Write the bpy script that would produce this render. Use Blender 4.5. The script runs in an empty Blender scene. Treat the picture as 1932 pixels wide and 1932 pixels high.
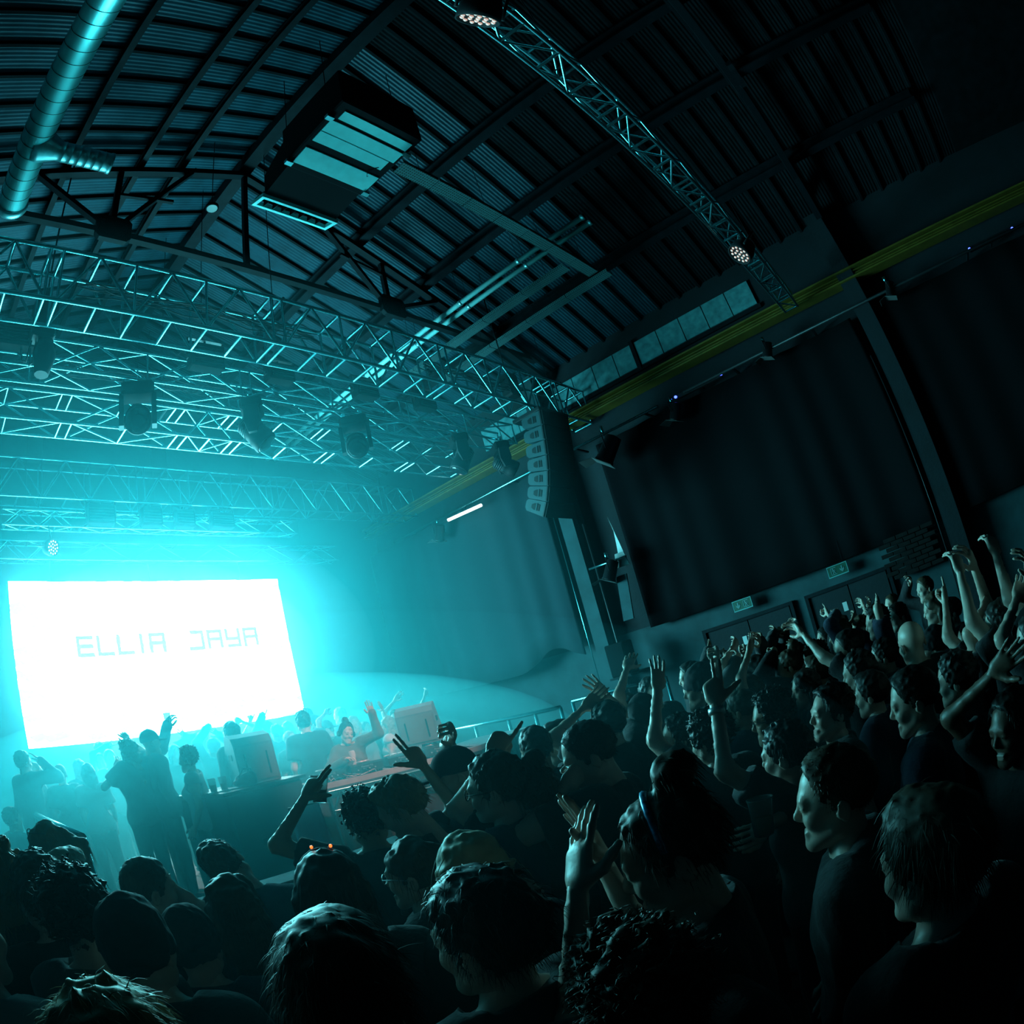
import bpy, bmesh, math, random
import numpy as np
from mathutils import Vector, Matrix

# ------------------------------------------------------------------ camera
S = bpy.context.scene
C = S.collection
HC = 2.05                                   # camera height
YAW, PITCH, ROLL, FPX = 0.9371483, 0.2544393, -0.2678612, 1239.007
def cam_axes():
    cy, sy = math.cos(YAW), math.sin(YAW)
    f = np.array([sy*math.cos(PITCH), cy*math.cos(PITCH), math.sin(PITCH)])
    r0 = np.array([cy, -sy, 0.0]); u0 = np.cross(r0, f)
    c, s = math.cos(ROLL), math.sin(ROLL)
    return c*r0+s*u0, -s*r0+c*u0, f
CR, CU, CF = cam_axes()
cd = bpy.data.cameras.new('camera'); cam = bpy.data.objects.new('camera', cd); C.objects.link(cam)
cd.type = 'PANO'; cd.panorama_type = 'FISHEYE_EQUISOLID'
cd.sensor_width = 36.0; cd.sensor_height = 36.0; cd.sensor_fit = 'HORIZONTAL'
cd.fisheye_lens = 36.0*FPX/1932.0; cd.fisheye_fov = math.radians(200)
cd.clip_start = 0.05; cd.clip_end = 100
cam.matrix_world = Matrix(((CR[0], CU[0], -CF[0], 0), (CR[1], CU[1], -CF[1], 0), (CR[2], CU[2], -CF[2], HC), (0, 0, 0, 1)))
S.camera = cam
S.view_settings.view_transform = 'Standard'; S.view_settings.look = 'None'
S.view_settings.exposure = 0.0; S.view_settings.gamma = 1.0; S.view_settings.use_curve_mapping = False
S.cycles.use_denoising = True; S.cycles.adaptive_threshold = .07; S.cycles.use_light_tree = False
S.cycles.max_bounces = 4; S.cycles.diffuse_bounces = 2; S.cycles.glossy_bounces = 2
S.cycles.transmission_bounces = 4; S.cycles.volume_bounces = 1; S.cycles.transparent_max_bounces = 6
S.cycles.sample_clamp_indirect = 3.0
S.cycles.caustics_reflective = False; S.cycles.caustics_refractive = False
# a dark hall: next to no light from outside
wd = bpy.data.worlds.new('world'); S.world = wd; wd.use_nodes = True
wd.node_tree.nodes['Background'].inputs[0].default_value = (0.10, 0.35, 0.5, 1)
wd.node_tree.nodes['Background'].inputs[1].default_value = 0.004
SCREEN_EMIT = (9.0, 38.0, 43.5)             # the LED wall, the light of the whole room
HAZE_STAGE, HAZE_BOOTH, HAZE_HALL, HAZE_G = 0.030, 0.46, 0.036, 0.45

def ray(px, py):
    dx, dy = px-966.0, py-966.0
    r = math.hypot(dx, dy)+1e-9; th = 2*math.asin(min(1, r/(2*FPX))); s = math.sin(th)/r
    return s*dx*CR - s*dy*CU + math.cos(th)*CF
def at(px, py, x=None, y=None, z=None, d=None):
    v = ray(px, py)
    if x is not None: v = v*x/v[0]
    elif y is not None: v = v*y/v[1]
    elif z is not None: v = v*(z-HC)/v[2]
    else: v = v*d
    return Vector((v[0], v[1], v[2]+HC))

# ------------------------------------------------------------------ materials
MATS = {}
def mat(name, col, rough=.6, metal=0., emit=None, es=1., noise=0., nscale=8., bump=0., bscale=60., spec=.5, sheen=0., alpha=1., trans=0., sss=0.):
    if name in MATS: return MATS[name]
    m = bpy.data.materials.new(name); m.use_nodes = True; nt = m.node_tree; b = nt.nodes['Principled BSDF']
    b.inputs['Base Color'].default_value = (*col, 1); b.inputs['Roughness'].default_value = rough
    b.inputs['Metallic'].default_value = metal; b.inputs['Specular IOR Level'].default_value = spec
    if sheen: b.inputs['Sheen Weight'].default_value = sheen; b.inputs['Sheen Roughness'].default_value = .4
    if alpha < 1: b.inputs['Alpha'].default_value = alpha
    if trans: b.inputs['Transmission Weight'].default_value = trans; b.inputs['IOR'].default_value = 1.2
    if emit: b.inputs['Emission Color'].default_value = (*emit, 1); b.inputs['Emission Strength'].default_value = es
    if noise or bump:
        tc = nt.nodes.new('ShaderNodeTexCoord'); n = nt.nodes.new('ShaderNodeTexNoise')
        n.inputs['Scale'].default_value = nscale; n.inputs['Detail'].default_value = 5
        nt.links.new(tc.outputs['Object'], n.inputs['Vector'])
        if noise:
            r = nt.nodes.new('ShaderNodeValToRGB')
            r.color_ramp.elements[0].position = .3; r.color_ramp.elements[1].position = .7
            r.color_ramp.elements[0].color = (*[c*(1-noise) for c in col], 1)
            r.color_ramp.elements[1].color = (*[min(1, c*(1+noise)) for c in col], 1)
            nt.links.new(n.outputs['Fac'], r.inputs['Fac']); nt.links.new(r.outputs['Color'], b.inputs['Base Color'])
        if bump:
            n2 = nt.nodes.new('ShaderNodeTexNoise'); n2.inputs['Scale'].default_value = bscale; n2.inputs['Detail'].default_value = 3
            nt.links.new(tc.outputs['Object'], n2.inputs['Vector'])
            bp = nt.nodes.new('ShaderNodeBump'); bp.inputs['Strength'].default_value = bump; bp.inputs['Distance'].default_value = .02
            nt.links.new(n2.outputs['Fac'], bp.inputs['Height']); nt.links.new(bp.outputs['Normal'], b.inputs['Normal'])
    MATS[name] = m
    return m
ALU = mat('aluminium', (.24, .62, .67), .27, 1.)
STEEL = mat('painted_steel', (.006, .010, .013), .7, .0, noise=.3, spec=.12)
ROOF = mat('roof_sheet', (.007, .046, .066), .55, .1, noise=.25, nscale=3, spec=.3)
ROOFRIB = mat('roof_rib', (.004, .008, .01), .8, spec=.1)
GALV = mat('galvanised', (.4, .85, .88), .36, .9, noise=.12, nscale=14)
BLACK = mat('black_plastic', (.008, .010, .012), .6, spec=.25)
BLACKM = mat('black_metal', (.02, .022, .025), .45, .3)
GLOSSB = mat('gloss_black', (.012, .013, .015), .18)
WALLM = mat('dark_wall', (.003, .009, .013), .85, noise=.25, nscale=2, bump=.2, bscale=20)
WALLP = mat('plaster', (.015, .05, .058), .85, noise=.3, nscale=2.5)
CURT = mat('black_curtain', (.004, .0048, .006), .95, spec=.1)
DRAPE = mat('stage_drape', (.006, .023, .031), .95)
FLOORM = mat('floor', (.05, .05, .05), .6, noise=.3)
DECK = mat('stage_deck', (.02, .06, .07), .6, noise=.3)
YEL = mat('yellow_beam', (.13, .085, .010), .5, noise=.2, nscale=5)
PLYW = mat('wall_panel', (.08, .28, .30), .8, noise=.3)

# ------------------------------------------------------------------ mesh helpers
def mesh_obj(name, verts, faces, material=None, parent=None, smooth=False):
    me = bpy.data.meshes.new(name); me.from_pydata([tuple(v) for v in verts], [], faces); me.update()
    if smooth: me.polygons.foreach_set('use_smooth', [True]*len(me.polygons))
    if material: me.materials.append(material)
    o = bpy.data.objects.new(name, me); C.objects.link(o)
    if parent: o.parent = parent
    return o
def bm_obj(name, bm, material=None, parent=None, smooth=False):
    me = bpy.data.meshes.new(name); bm.to_mesh(me); bm.free()
    if smooth: me.polygons.foreach_set('use_smooth', [True]*len(me.polygons))
    if material: me.materials.append(material)
    o = bpy.data.objects.new(name, me); C.objects.link(o)
    if parent: o.parent = parent
    return o
def tag(o, label=None, cat=None, group=None, kind=None):
    if label: o['label'] = label
    if cat: o['category'] = cat
    if group: o['group'] = group
    if kind: o['kind'] = kind
    return o
def empty(name, loc=(0, 0, 0), rz=0., label=None, cat=None, group=None, rot=None):
    o = bpy.data.objects.new(name, None); C.objects.link(o); o.location = loc; o.empty_display_size = .1
    o.rotation_euler = rot if rot else (0, 0, rz)
    return tag(o, label, cat, group)
def copy_tree(o, parent=None):
    c = o.copy(); C.objects.link(c); c.parent = parent
    for ch in o.children: copy_tree(ch, c)
    return c
def add_box(bm, x0, x1, y0, y1, z0, z1, M=None, bev=0.):
    vs = [bm.verts.new(p) for p in ((x0, y0, z0), (x1, y0, z0), (x1, y1, z0), (x0, y1, z0), (x0, y0, z1), (x1, y0, z1), (x1, y1, z1), (x0, y1, z1))]
    fs = [bm.faces.new([vs[i] for i in f]) for f in ((0, 3, 2, 1), (4, 5, 6, 7), (0, 1, 5, 4), (1, 2, 6, 5), (2, 3, 7, 6), (3, 0, 4, 7))]
    if bev:
        es = list({e for f in fs for e in f.edges})
        r = bmesh.ops.bevel(bm, geom=es, offset=bev, segments=1, affect='EDGES')
        vs = list({v for f in r['faces'] for v in f.verts} | {v for v in vs if v.is_valid})
    if M is not None:
        for v in vs: v.co = M @ v.co
    return vs
def box(name, x0, x1, y0, y1, z0, z1, m, parent=None, bev=0., M=None):
    bm = bmesh.new(); add_box(bm, x0, x1, y0, y1, z0, z1, M, bev); return bm_obj(name, bm, m, parent)
def frame_of(a, b):
    d = (Vector(b)-Vector(a)); return d.to_track_quat('Z', 'Y').to_matrix().to_4x4(), d.length
def add_tube(bm, pts, r, n=8, caps=True, rads=None):
    pts = [Vector(p) for p in pts]; rings = []
    up = None
    for i, p in enumerate(pts):
        t = (pts[min(i+1, len(pts)-1)]-pts[max(i-1, 0)]).normalized()
        if up is None:
            up = t.orthogonal().normalized()
        else:
            up = (up - t*up.dot(t)); up = up.normalized() if up.length > 1e-6 else t.orthogonal().normalized()
        w = t.cross(up); rr = rads[i] if rads else r
        rings.append([bm.verts.new(p+(up*math.cos(2*math.pi*k/n)+w*math.sin(2*math.pi*k/n))*rr) for k in range(n)])
    for a, b in zip(rings, rings[1:]):
        for k in range(n): bm.faces.new((a[k], a[(k+1) % n], b[(k+1) % n], b[k])).smooth = True
    if caps and n > 2:
        bm.faces.new(rings[0][::-1]); bm.faces.new(rings[-1])
def tube(name, pts, r, m, parent=None, n=8, rads=None):
    bm = bmesh.new(); add_tube(bm, pts, r, n, True, rads); return bm_obj(name, bm, m, parent)
def add_lathe(bm, prof, n=20, M=None):
    rings = []
    for (r, z) in prof:
        ring = []
        for k in range(n):
            p = Vector((r*math.cos(2*math.pi*k/n), r*math.sin(2*math.pi*k/n), z))
            ring.append(bm.verts.new(M @ p if M is not None else p))
        rings.append(ring)
    for a, b in zip(rings, rings[1:]):
        for k in range(n): bm.faces.new((a[k], a[(k+1) % n], b[(k+1) % n], b[k])).smooth = True
    bm.faces.new(rings[0][::-1]); bm.faces.new(rings[-1])
def lathe(name, prof, m, parent=None, n=20, M=None):
    bm = bmesh.new(); add_lathe(bm, prof, n, M); return bm_obj(name, bm, m, parent)
def add_prism(bm, poly, z0, z1, M=None):
    a = [bm.verts.new((x, y, z0)) for x, y in poly]; b = [bm.verts.new((x, y, z1)) for x, y in poly]; n = len(poly)
    bm.faces.new(a[::-1]); bm.faces.new(b)
    for i in range(n): bm.faces.new((a[i], a[(i+1) % n], b[(i+1) % n], b[i]))
    if M is not None:
        for v in a+b: v.co = M @ v.co
# one unit rod shared by all truss members (length 1 on Z, radius 1)
_bm = bmesh.new(); add_tube(_bm, [(0, 0, 0), (0, 0, 1)], 1., 8); ROD = bpy.data.meshes.new('rod'); _bm.to_mesh(ROD); _bm.free(); ROD.materials.append(ALU)
ROD.polygons.foreach_set('use_smooth', [len(p.vertices) == 4 for p in ROD.polygons])
ROD_S = ROD.copy(); ROD_S.materials[0] = STEEL
_bm = bmesh.new(); add_box(_bm, -.5, .5, -.5, .5, 0, 1); BAR = bpy.data.meshes.new('bar'); _bm.to_mesh(BAR); _bm.free(); BAR.materials.append(STEEL)
def rod(name, a, b, r, parent, me=None, w=None, up='Y'):
    o = bpy.data.objects.new(name, me or ROD); C.objects.link(o); o.parent = parent
    d = Vector(b)-Vector(a); o.location = a; o.rotation_mode = 'QUATERNION'; o.rotation_quaternion = d.to_track_quat('Z', up)
    o.scale = (r, w or r, d.length); return o
def struct(o): o['kind'] = 'structure'; return o
# ------------------------------------------------------------------ the hall
WX, XL, YB, YR, XRIDGE = 11.0, -3.2, 12.6, -9.0, 3.9
ZRIDGE, PITCHR = 10.67, .37
def zroof(x): return ZRIDGE-PITCHR*abs(x-XRIDGE)
struct(box('floor', XL-.1, WX+.1, YR, YB, -.1, 0, FLOORM))
struct(box('wall_back', XL-.1, WX+.1, YB, YB+.15, 0, 8.6, CURT))
struct(box('wall_rear', XL-.1, WX+.1, YR-.15, YR, 0, 8.6, WALLM))
struct(box('wall_left', XL-.25, XL-.1, YR, YB, 0, 8.6, WALLM))
wall = struct(box('wall_right', WX, WX+.15, YR, YB, 0, 8.2, WALLM))
# gables of the two end walls
for nm, yy in (('wall_gable_back', YB), ('wall_gable_rear', YR-.15)):
    bm = bmesh.new(); add_prism(bm, [(XL-.1, 8.0), (WX+.1, 8.0), (XRIDGE, ZRIDGE+.05)], 0, .15)
    for v in bm.verts: v.co = Vector((v.co.x, yy+v.co.z, v.co.y))
    struct(bm_obj(nm, bm, WALLM))
# roof: sheet panels with proud ribs running from ridge to eaves
roof = struct(empty('ceiling')); roof['label'] = 'pitched roof of corrugated metal sheet over steel purlins'
pw = 0.46
def roof_panel_mesh(sgn, L):
    bm = bmesh.new(); prof = []
    n = 6
    for k in range(n+1):                                    # shallow corrugation in the pan
        prof += [(k*pw*.8/n, 0.0), (k*pw*.8/n+pw*.8/n*.5, .012)]
    prof = prof[:-1] + [(pw*.80, .0), (pw*.84, -.0), (pw*.86, -.055), (pw*.96, -.055), (pw*.98, 0), (pw, 0)]
    a = [bm.verts.new((0, y, z)) for y, z in prof]; b = [bm.verts.new((sgn*L, y, z-PITCHR*L)) for y, z in prof]
    for i in range(len(prof)-1):
        f = bm.faces.new((a[i], b[i], b[i+1], a[i+1])); f.material_index = 1 if abs(prof[i][1]+.055) < .001 or abs(prof[i+1][1]+.055) < .001 else 0
    bm.normal_update(); me = bpy.data.meshes.new('roof_sheet'); bm.to_mesh(me); bm.free(); me.materials.append(ROOF); me.materials.append(ROOFRIB); return me
RM = {1: roof_panel_mesh(1, WX-XRIDGE+.2), -1: roof_panel_mesh(-1, XRIDGE-XL+.3)}
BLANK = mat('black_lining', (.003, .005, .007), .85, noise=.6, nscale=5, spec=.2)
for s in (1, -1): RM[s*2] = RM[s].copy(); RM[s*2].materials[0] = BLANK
y = -3.5
while y < YB:
    for s in (1, -1):
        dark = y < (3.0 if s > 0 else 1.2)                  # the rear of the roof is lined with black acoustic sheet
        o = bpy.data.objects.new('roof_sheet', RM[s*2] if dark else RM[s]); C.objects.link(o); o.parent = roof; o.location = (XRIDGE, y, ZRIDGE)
    y += pw
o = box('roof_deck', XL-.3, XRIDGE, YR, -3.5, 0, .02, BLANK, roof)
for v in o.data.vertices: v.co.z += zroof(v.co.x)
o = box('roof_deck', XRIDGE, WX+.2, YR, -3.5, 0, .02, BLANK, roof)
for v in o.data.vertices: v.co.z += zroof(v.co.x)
# ridge beam, purlins (Y), roof trusses (X)
ridge = tag(box('ridge_beam', XRIDGE-.11, XRIDGE+.11, -3, YB-.05, ZRIDGE-.30, ZRIDGE-.05, STEEL), 'dark steel ridge beam under the roof apex', 'beam')
for i, (x, lb) in enumerate(((6.20, 'dark steel purlin crossing the lit roof sheets beside the ventilation unit'), (7.62, 'dark steel purlin running to the twin pipes side of the roof'), (9.4, 'dark steel purlin near the right eaves'), (2.75, 'thin steel purlin left of the ridge beam'), (2.05, 'thin steel purlin above the duct branch end'), (.9, 'thin steel purlin close to the round duct'), (-1.6, 'thin steel purlin at far left of the roof'))):
    b = struct(empty('purlin', (x, 0, zroof(x)-.06)))
    del b['kind']; tag(b, lb, 'beam')
    w = .10 if i < 3 else .05
    box('flange', -w, w, -3, YB-.05, -.03, 0, STEEL, b); box('web', -.012, .012, -3, YB-.05, -.17, -.03, STEEL, b); box('flange', -w*.9, w*.9, -3, YB-.05, -.20, -.17, STEEL, b)
def roof_truss(yy, label):
    t = empty('roof_truss', (0, yy, 0), label=label, cat='truss')
    zt = 8.28
    rod('tie_beam', (XL, 0, zt), (WX-.1, 0, zt-.05), .10, t, BAR, .09)
    for s, xe in ((1, WX-.1), (-1, XL)):
        rod('rafter', (XRIDGE, 0, ZRIDGE-.36), (xe, 0, zroof(xe)-.30), .11, t, BAR, .10)
    for xn, s in ((1.75, -1), (6.65, 1)):
        P = lambda x: (x, 0, zroof(x)-.3)
        rod('post', (xn, 0, zt), P(xn), .085, t, BAR, .07)
        rod('strut', (xn, 0, zt), P(xn-s*1.25), .085, t, BAR, .07)
        rod('strut', (xn, 0, zt), P(xn+s*1.3), .085, t, BAR, .07)
        rod('strut', (xn-s*.9, 0, zt+.9), (xn, 0, zt+.75), .05, t, BAR, .05)
        g = box('gusset_plate', -.26, .26, -.02, .02, -.2, .2, STEEL, t, .06); g.location = (xn, -.07, zt)
        for k in range(8):
            a = k*math.pi/4; lathe('bolt_head', [(.022, 0), (.022, .02)], STEEL, g, 6, Matrix.Translation((.17*math.cos(a), -.02, .13*math.sin(a))) @ Matrix.Rotation(math.pi/2, 4, 'X'))
    rod('king_post', (XRIDGE, 0, zt), (XRIDGE, 0, ZRIDGE-.36), .08, t, BAR, .07)
    return t
roof_truss(6.2, 'riveted steel roof truss with plated nodes just above the stage front')
roof_truss(-0.3, 'dark steel roof truss overhead between duct and spotlight truss')
# wall: clerestory band, yellow crane beam, columns, lower plaster, doors
cl = empty('clerestory', (WX-.03, 0, 0), label='row of pale clerestory panels under the right eaves', cat='panel')
y = 1.55
while y < 7.8:
    box('panel', -.02, .02, y, y+.50, 7.12, 7.62, PLYW, cl); y += .52
box('rail', -.03, .03, 1.5, 7.8, 7.02, 7.10, STEEL, cl); box('mullion', -.05, .03, 4.15, 4.23, 7.05, 7.68, STEEL, cl)
yb = empty('crane_beam', (WX-.32, 0, 6.62), label='long yellow steel beam running along the right wall', cat='beam')
box('top_flange', -.16, .16, YR+.3, YB-.1, .10, .13, YEL, yb); box('web', -.02, .02, YR+.3, YB-.1, -.02, .10, YEL, yb)
for k, zz in enumerate((-.05, .00, .05)): box('rib', -.06-.012*k, .05, YR+.3, YB-.1, zz, zz+.022, YEL, yb)
box('bottom_flange', -.16, .16, YR+.3, YB-.1, -.08, -.05, YEL, yb)
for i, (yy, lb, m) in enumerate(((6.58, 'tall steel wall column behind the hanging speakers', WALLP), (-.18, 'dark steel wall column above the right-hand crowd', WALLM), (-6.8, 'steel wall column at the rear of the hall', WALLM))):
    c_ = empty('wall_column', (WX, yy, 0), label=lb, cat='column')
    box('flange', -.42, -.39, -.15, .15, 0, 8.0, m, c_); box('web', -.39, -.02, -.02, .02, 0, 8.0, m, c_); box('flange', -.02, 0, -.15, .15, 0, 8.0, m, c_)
    tube('conduit', [(-.45, .24, .4), (-.45, .24, 5.2)], .012, ALU if i == 0 else BLACKM, c_, 6)
# black drape on the right wall, folds as geometry
def drape(name, label, x, y0, y1, z0, z1, m, amp=.05, n=90, sag=None, seed=1):
    rng = random.Random(seed); vs = []; fs = []; ph = [rng.uniform(0, 6) for _ in range(4)]
    rows = 8
    for j in range(rows+1):
        for i in range(n+1):
            u = i/n; yy = y0+(y1-y0)*u; t = j/rows
            zl = z0+(sag(u) if sag else 0)
            xx = x-amp*(.5+.5*math.sin(u*(y1-y0)*9+ph[0]+1.3*math.sin(u*11+ph[1])))*(.5+.5*(1-t))-amp*.5*math.sin(u*(y1-y0)*3.1+ph[2])
            vs.append((xx, yy, zl+(z1-zl)*t))
    for j in range(rows):
        for i in range(n): a = j*(n+1)+i; fs.append((a, a+1, a+n+2, a+n+1))
    o = mesh_obj(name, vs, fs, m, None, True); sol = o.modifiers.new('s', 'SOLIDIFY'); sol.thickness = .012
    return tag(o, label, 'curtain')
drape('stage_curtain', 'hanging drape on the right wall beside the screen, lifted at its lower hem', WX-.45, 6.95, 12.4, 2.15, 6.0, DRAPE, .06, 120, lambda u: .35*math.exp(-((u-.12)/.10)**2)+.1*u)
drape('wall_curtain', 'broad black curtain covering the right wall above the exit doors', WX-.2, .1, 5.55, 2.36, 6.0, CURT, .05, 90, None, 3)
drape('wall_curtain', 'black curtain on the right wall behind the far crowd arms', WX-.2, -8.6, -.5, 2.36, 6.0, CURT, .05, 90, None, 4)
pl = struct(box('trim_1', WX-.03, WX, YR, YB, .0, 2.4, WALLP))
def door(n, y0, y1, parent=None):
    d_ = struct(empty('door_%d' % n, (WX-.05, 0, 0)))
    box('door_leaf', -.03, 0, y0+.03, (y0+y1)/2-.01, .02, 1.96, WALLM, d_); l2 = box('door_leaf', -.03, 0, (y0+y1)/2+.01, y1-.03, .02, 1.96, WALLM, d_)
    box('door_frame', -.07, 0, y0-.06, y0, 0, 2.02, STEEL, d_); box('door_frame', -.07, 0, y1, y1+.06, 0, 2.02, STEEL, d_); box('door_frame', -.07, 0, y0, y1, 1.96, 2.02, STEEL, d_)
    box('push_bar', -.08, -.04, y0+.1, y0+.75, 1.0, 1.05, ALU, d_); box('notice', -.036, -.031, (y0+y1)/2+.1, (y0+y1)/2+.18, 1.55, 1.7, mat('paper', (.6, .6, .6)), d_)
door(1, 2.95, 4.6); door(2, 1.15, 2.6)
SIGNG = mat('sign_green', (.0, .06, .035), .5); SIGNE = mat('sign_edge', (.12, .35, .35), .4); SIGNW = mat('sign_white', (.08, .2, .2), .5)
def exit_sign(yy, zz, flip, label):
    s = empty('exit_sign', (WX-.25, yy, zz), label=label, cat='sign', group='exit signs over the doors')
    box('panel', -.012, .012, -.17, .17, -.08, .08, SIGNG, s)
    for a in ((-.18, .18, -.095, -.08), (-.18, .18, .08, .09)): box('edge', -.016, .016, a[0], a[1], a[2], a[3], SIGNE, s)
    for a in (-.18, .17): box('edge', -.016, .016, a, a+.01, -.08, .08, SIGNE, s)
    k = 1 if flip else -1
    bm = bmesh.new()                                      # arrow pointing down
    add_prism(bm, [(-.012, .05), (.012, .05), (.012, -.01), (.04, .02), (.04, -.015), (0, -.055), (-.04, -.015), (-.04, .02), (-.012, -.01)], -.004, .004, Matrix.Translation((-.015, k*.08, 0)) @ Matrix(((0, 0, 1, 0), (1, 0, 0, 0), (0, 1, 0, 0), (0, 0, 0, 1))))
    bm_obj('arrow', bm, SIGNW, s)
    bm = bmesh.new(); Mx = Matrix.Translation((-.015, -k*.07, 0)) @ Matrix(((0, 0, 1, 0), (1, 0, 0, 0), (0, 1, 0, 0), (0, 0, 0, 1)))
    add_prism(bm, [(-.05, -.06), (.05, -.06), (.05, .06), (-.05, .06), (-.05, .05), (.04, .05), (.04, -.05), (-.05, -.05)], -.003, .003, Mx)
    add_prism(bm, [(.01+.013*math.cos(a*.7), .035+.013*math.sin(a*.7)) for a in range(9)], -.004, .004, Mx)
    add_prism(bm, [(-.02, .02), (.015, .022), (.028, .0), (.02, -.003), (.008, .008), (.004, -.012), (.022, -.03), (.014, -.05), (.004, -.05), (.01, -.034), (-.012, -.018), (-.022, -.045), (-.034, -.04), (-.018, -.01), (-.012, .01), (-.026, .006), (-.034, -.008), (-.04, -.002)], -.004, .004, Mx)
    bm_obj('running_man', bm, SIGNW, s)
    for a in (-.12, .12): tube('wire', [(0, a, .09), (0, a, .45)], .003, STEEL, s, 5)
exit_sign(3.72, 2.24, True, 'green exit sign nearer the stage, arrow on its left')
exit_sign(1.93, 2.24, False, 'green exit sign further from the stage, arrow on its right')
# brick corner of a side bay at the far right
brk = struct(empty('wall_brick', (WX-.28, 0, 0))); brk['label'] = 'dark brick pier on the right wall'
BRM = mat('brick', (.012, .011, .011), .9, noise=.35, spec=.1, nscale=9)
bmx = bmesh.new(); add_box(bmx, 0, .1, 0, .215, 0, .065, None, .006); BRK = bpy.data.meshes.new('brick'); bmx.to_mesh(BRK); bmx.free(); BRK.materials.append(BRM)
for r_ in range(9):
    for k in range(4):
        o = bpy.data.objects.new('brick', BRK); C.objects.link(o); o.parent = brk; o.location = (random.Random(r_*9+k).uniform(-.006, .006), .15+k*.225+(.11 if r_ % 2 else 0), 1.75+r_*.075)
# ------------------------------------------------------------------ stage
STZ = .55
stg = struct(empty('stage'))
for i in range(3):
    for j in range(4):
        box('deck_panel', .62+i*1.94+.004, .62+(i+1)*1.94-.004, 3.95+j*2.0+.004, 5.95+j*2.0-.004, STZ-.05, STZ, DECK, stg)
box('fascia', .62, 6.44, 3.96, 3.98, 0, STZ-.05, BLACK, stg); box('fascia', .62, .64, 3.98, 11.95, 0, STZ-.05, BLACK, stg); box('fascia', 6.42, 6.44, 3.98, 11.95, 0, STZ-.05, BLACK, stg)
# ------------------------------------------------------------------ the LED wall
LED = bpy.data.materials.new('led_wall'); LED.use_nodes = True
nt = LED.node_tree; nt.nodes.clear()
_o = nt.nodes.new('ShaderNodeOutputMaterial'); _e = nt.nodes.new('ShaderNodeEmission')
_tc = nt.nodes.new('ShaderNodeTexCoord'); _mp = nt.nodes.new('ShaderNodeMapping'); _mp.inputs['Scale'].default_value = (1.2, 1, 3.2); _mp.inputs['Rotation'].default_value = (0, math.radians(28), 0)
_n = nt.nodes.new('ShaderNodeTexVoronoi'); _n.distance = 'CHEBYCHEV'; _n.inputs['Scale'].default_value = 1.6
_r = nt.nodes.new('ShaderNodeValToRGB'); _r.color_ramp.elements[0].position = .30; _r.color_ramp.elements[1].position = .31
_r.color_ramp.elements[0].color = (.93, SCREEN_EMIT[1], SCREEN_EMIT[2], 1); _r.color_ramp.elements[1].color = (SCREEN_EMIT[0], SCREEN_EMIT[1], SCREEN_EMIT[2], 1)
nt.links.new(_tc.outputs['Object'], _mp.inputs[0]); nt.links.new(_mp.outputs[0], _n.inputs['Vector']); nt.links.new(_n.outputs['Distance'], _r.inputs[0])
nt.links.new(_r.outputs[0], _e.inputs[0]); nt.links.new(_e.outputs[0], _o.inputs[0])
LEDT = bpy.data.materials.new('led_lettering'); LEDT.use_nodes = True
LEDT.cycles.emission_sampling = 'NONE'
nt = LEDT.node_tree; nt.nodes.clear(); _o = nt.nodes.new('ShaderNodeOutputMaterial'); _e = nt.nodes.new('ShaderNodeEmission'); _e.inputs[0].default_value = (.30, SCREEN_EMIT[1], SCREEN_EMIT[2], 1); nt.links.new(_e.outputs[0], _o.inputs[0])
YS = 11.4; SX0, SX1, SZ0, SZ1 = .1125*YS, .6165*YS, HC+.0325*YS, HC+.2785*YS
scr = empty('led_screen', ((SX0+SX1)/2, YS, (SZ0+SZ1)/2), label='huge white glowing LED screen with faint outlined lettering behind the stage crowd', cat='screen')
sw, sh = (SX1-SX0)/2, (SZ1-SZ0)/2
mesh_obj('display', [(-sw, 0, -sh), (sw, 0, -sh), (sw, 0, sh), (-sw, 0, sh)], [(0, 1, 2, 3)], LED, scr)
box('cabinet', -sw, sw, .005, .12, -sh, sh, BLACK, scr)
# outlined letters ELLIA JAYA: stroke skeletons, each traced by an outline of two parallel thin lines
GL = {'E': [[(1, 1), (0, 1), (0, 0), (1, 0)], [(0, .5), (.95, .5)]], 'L': [[(0, 1), (0, 0), (1, 0)]], 'I': [[(.5, 1), (.5, 0)]],
      'A': [[(0, 0), (0, 1), (1, 1), (1, 0)], [(0, .5), (1, .5)]], 'J': [[(.2, 1), (1, 1), (1, 0), (0, 0)]], 'Y': [[(0, 1), (0, .45), (1, .45)], [(1, 1), (1, 0), (.1, 0)]]}
def letter(ch, ox, oz, w, hgt, off):
    bm = bmesh.new()
    segs = []
    for st in GL[ch]:
        for a, b in zip(st, st[1:]): segs.append(((ox+a[0]*w, oz+a[1]*hgt), (ox+b[0]*w, oz+b[1]*hgt)))
    for (ax, az), (bx, bz) in segs:                          # strokes, bright background left as the outline
        add_box(bm, min(ax, bx)-off, max(ax, bx)+off, -.006, -.001, min(az, bz)-off, max(az, bz)+off)
    return bm_obj('letter', bm, LEDT, scr)
for a in (-sw*.7, 0, sw*.7): tube('hanger', [(a, .05, sh), (a, .05, 5.6-(SZ0+SZ1)/2)], .012, BLACKM, scr, 6)
lx = -1.62
for ch in 'ELLIA JAYA':
    if ch == ' ': lx += .42; continue
    w = {'I': .12}.get(ch, .27)
    letter(ch, lx, .10, w, .30, .034); lx += w+.13
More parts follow.
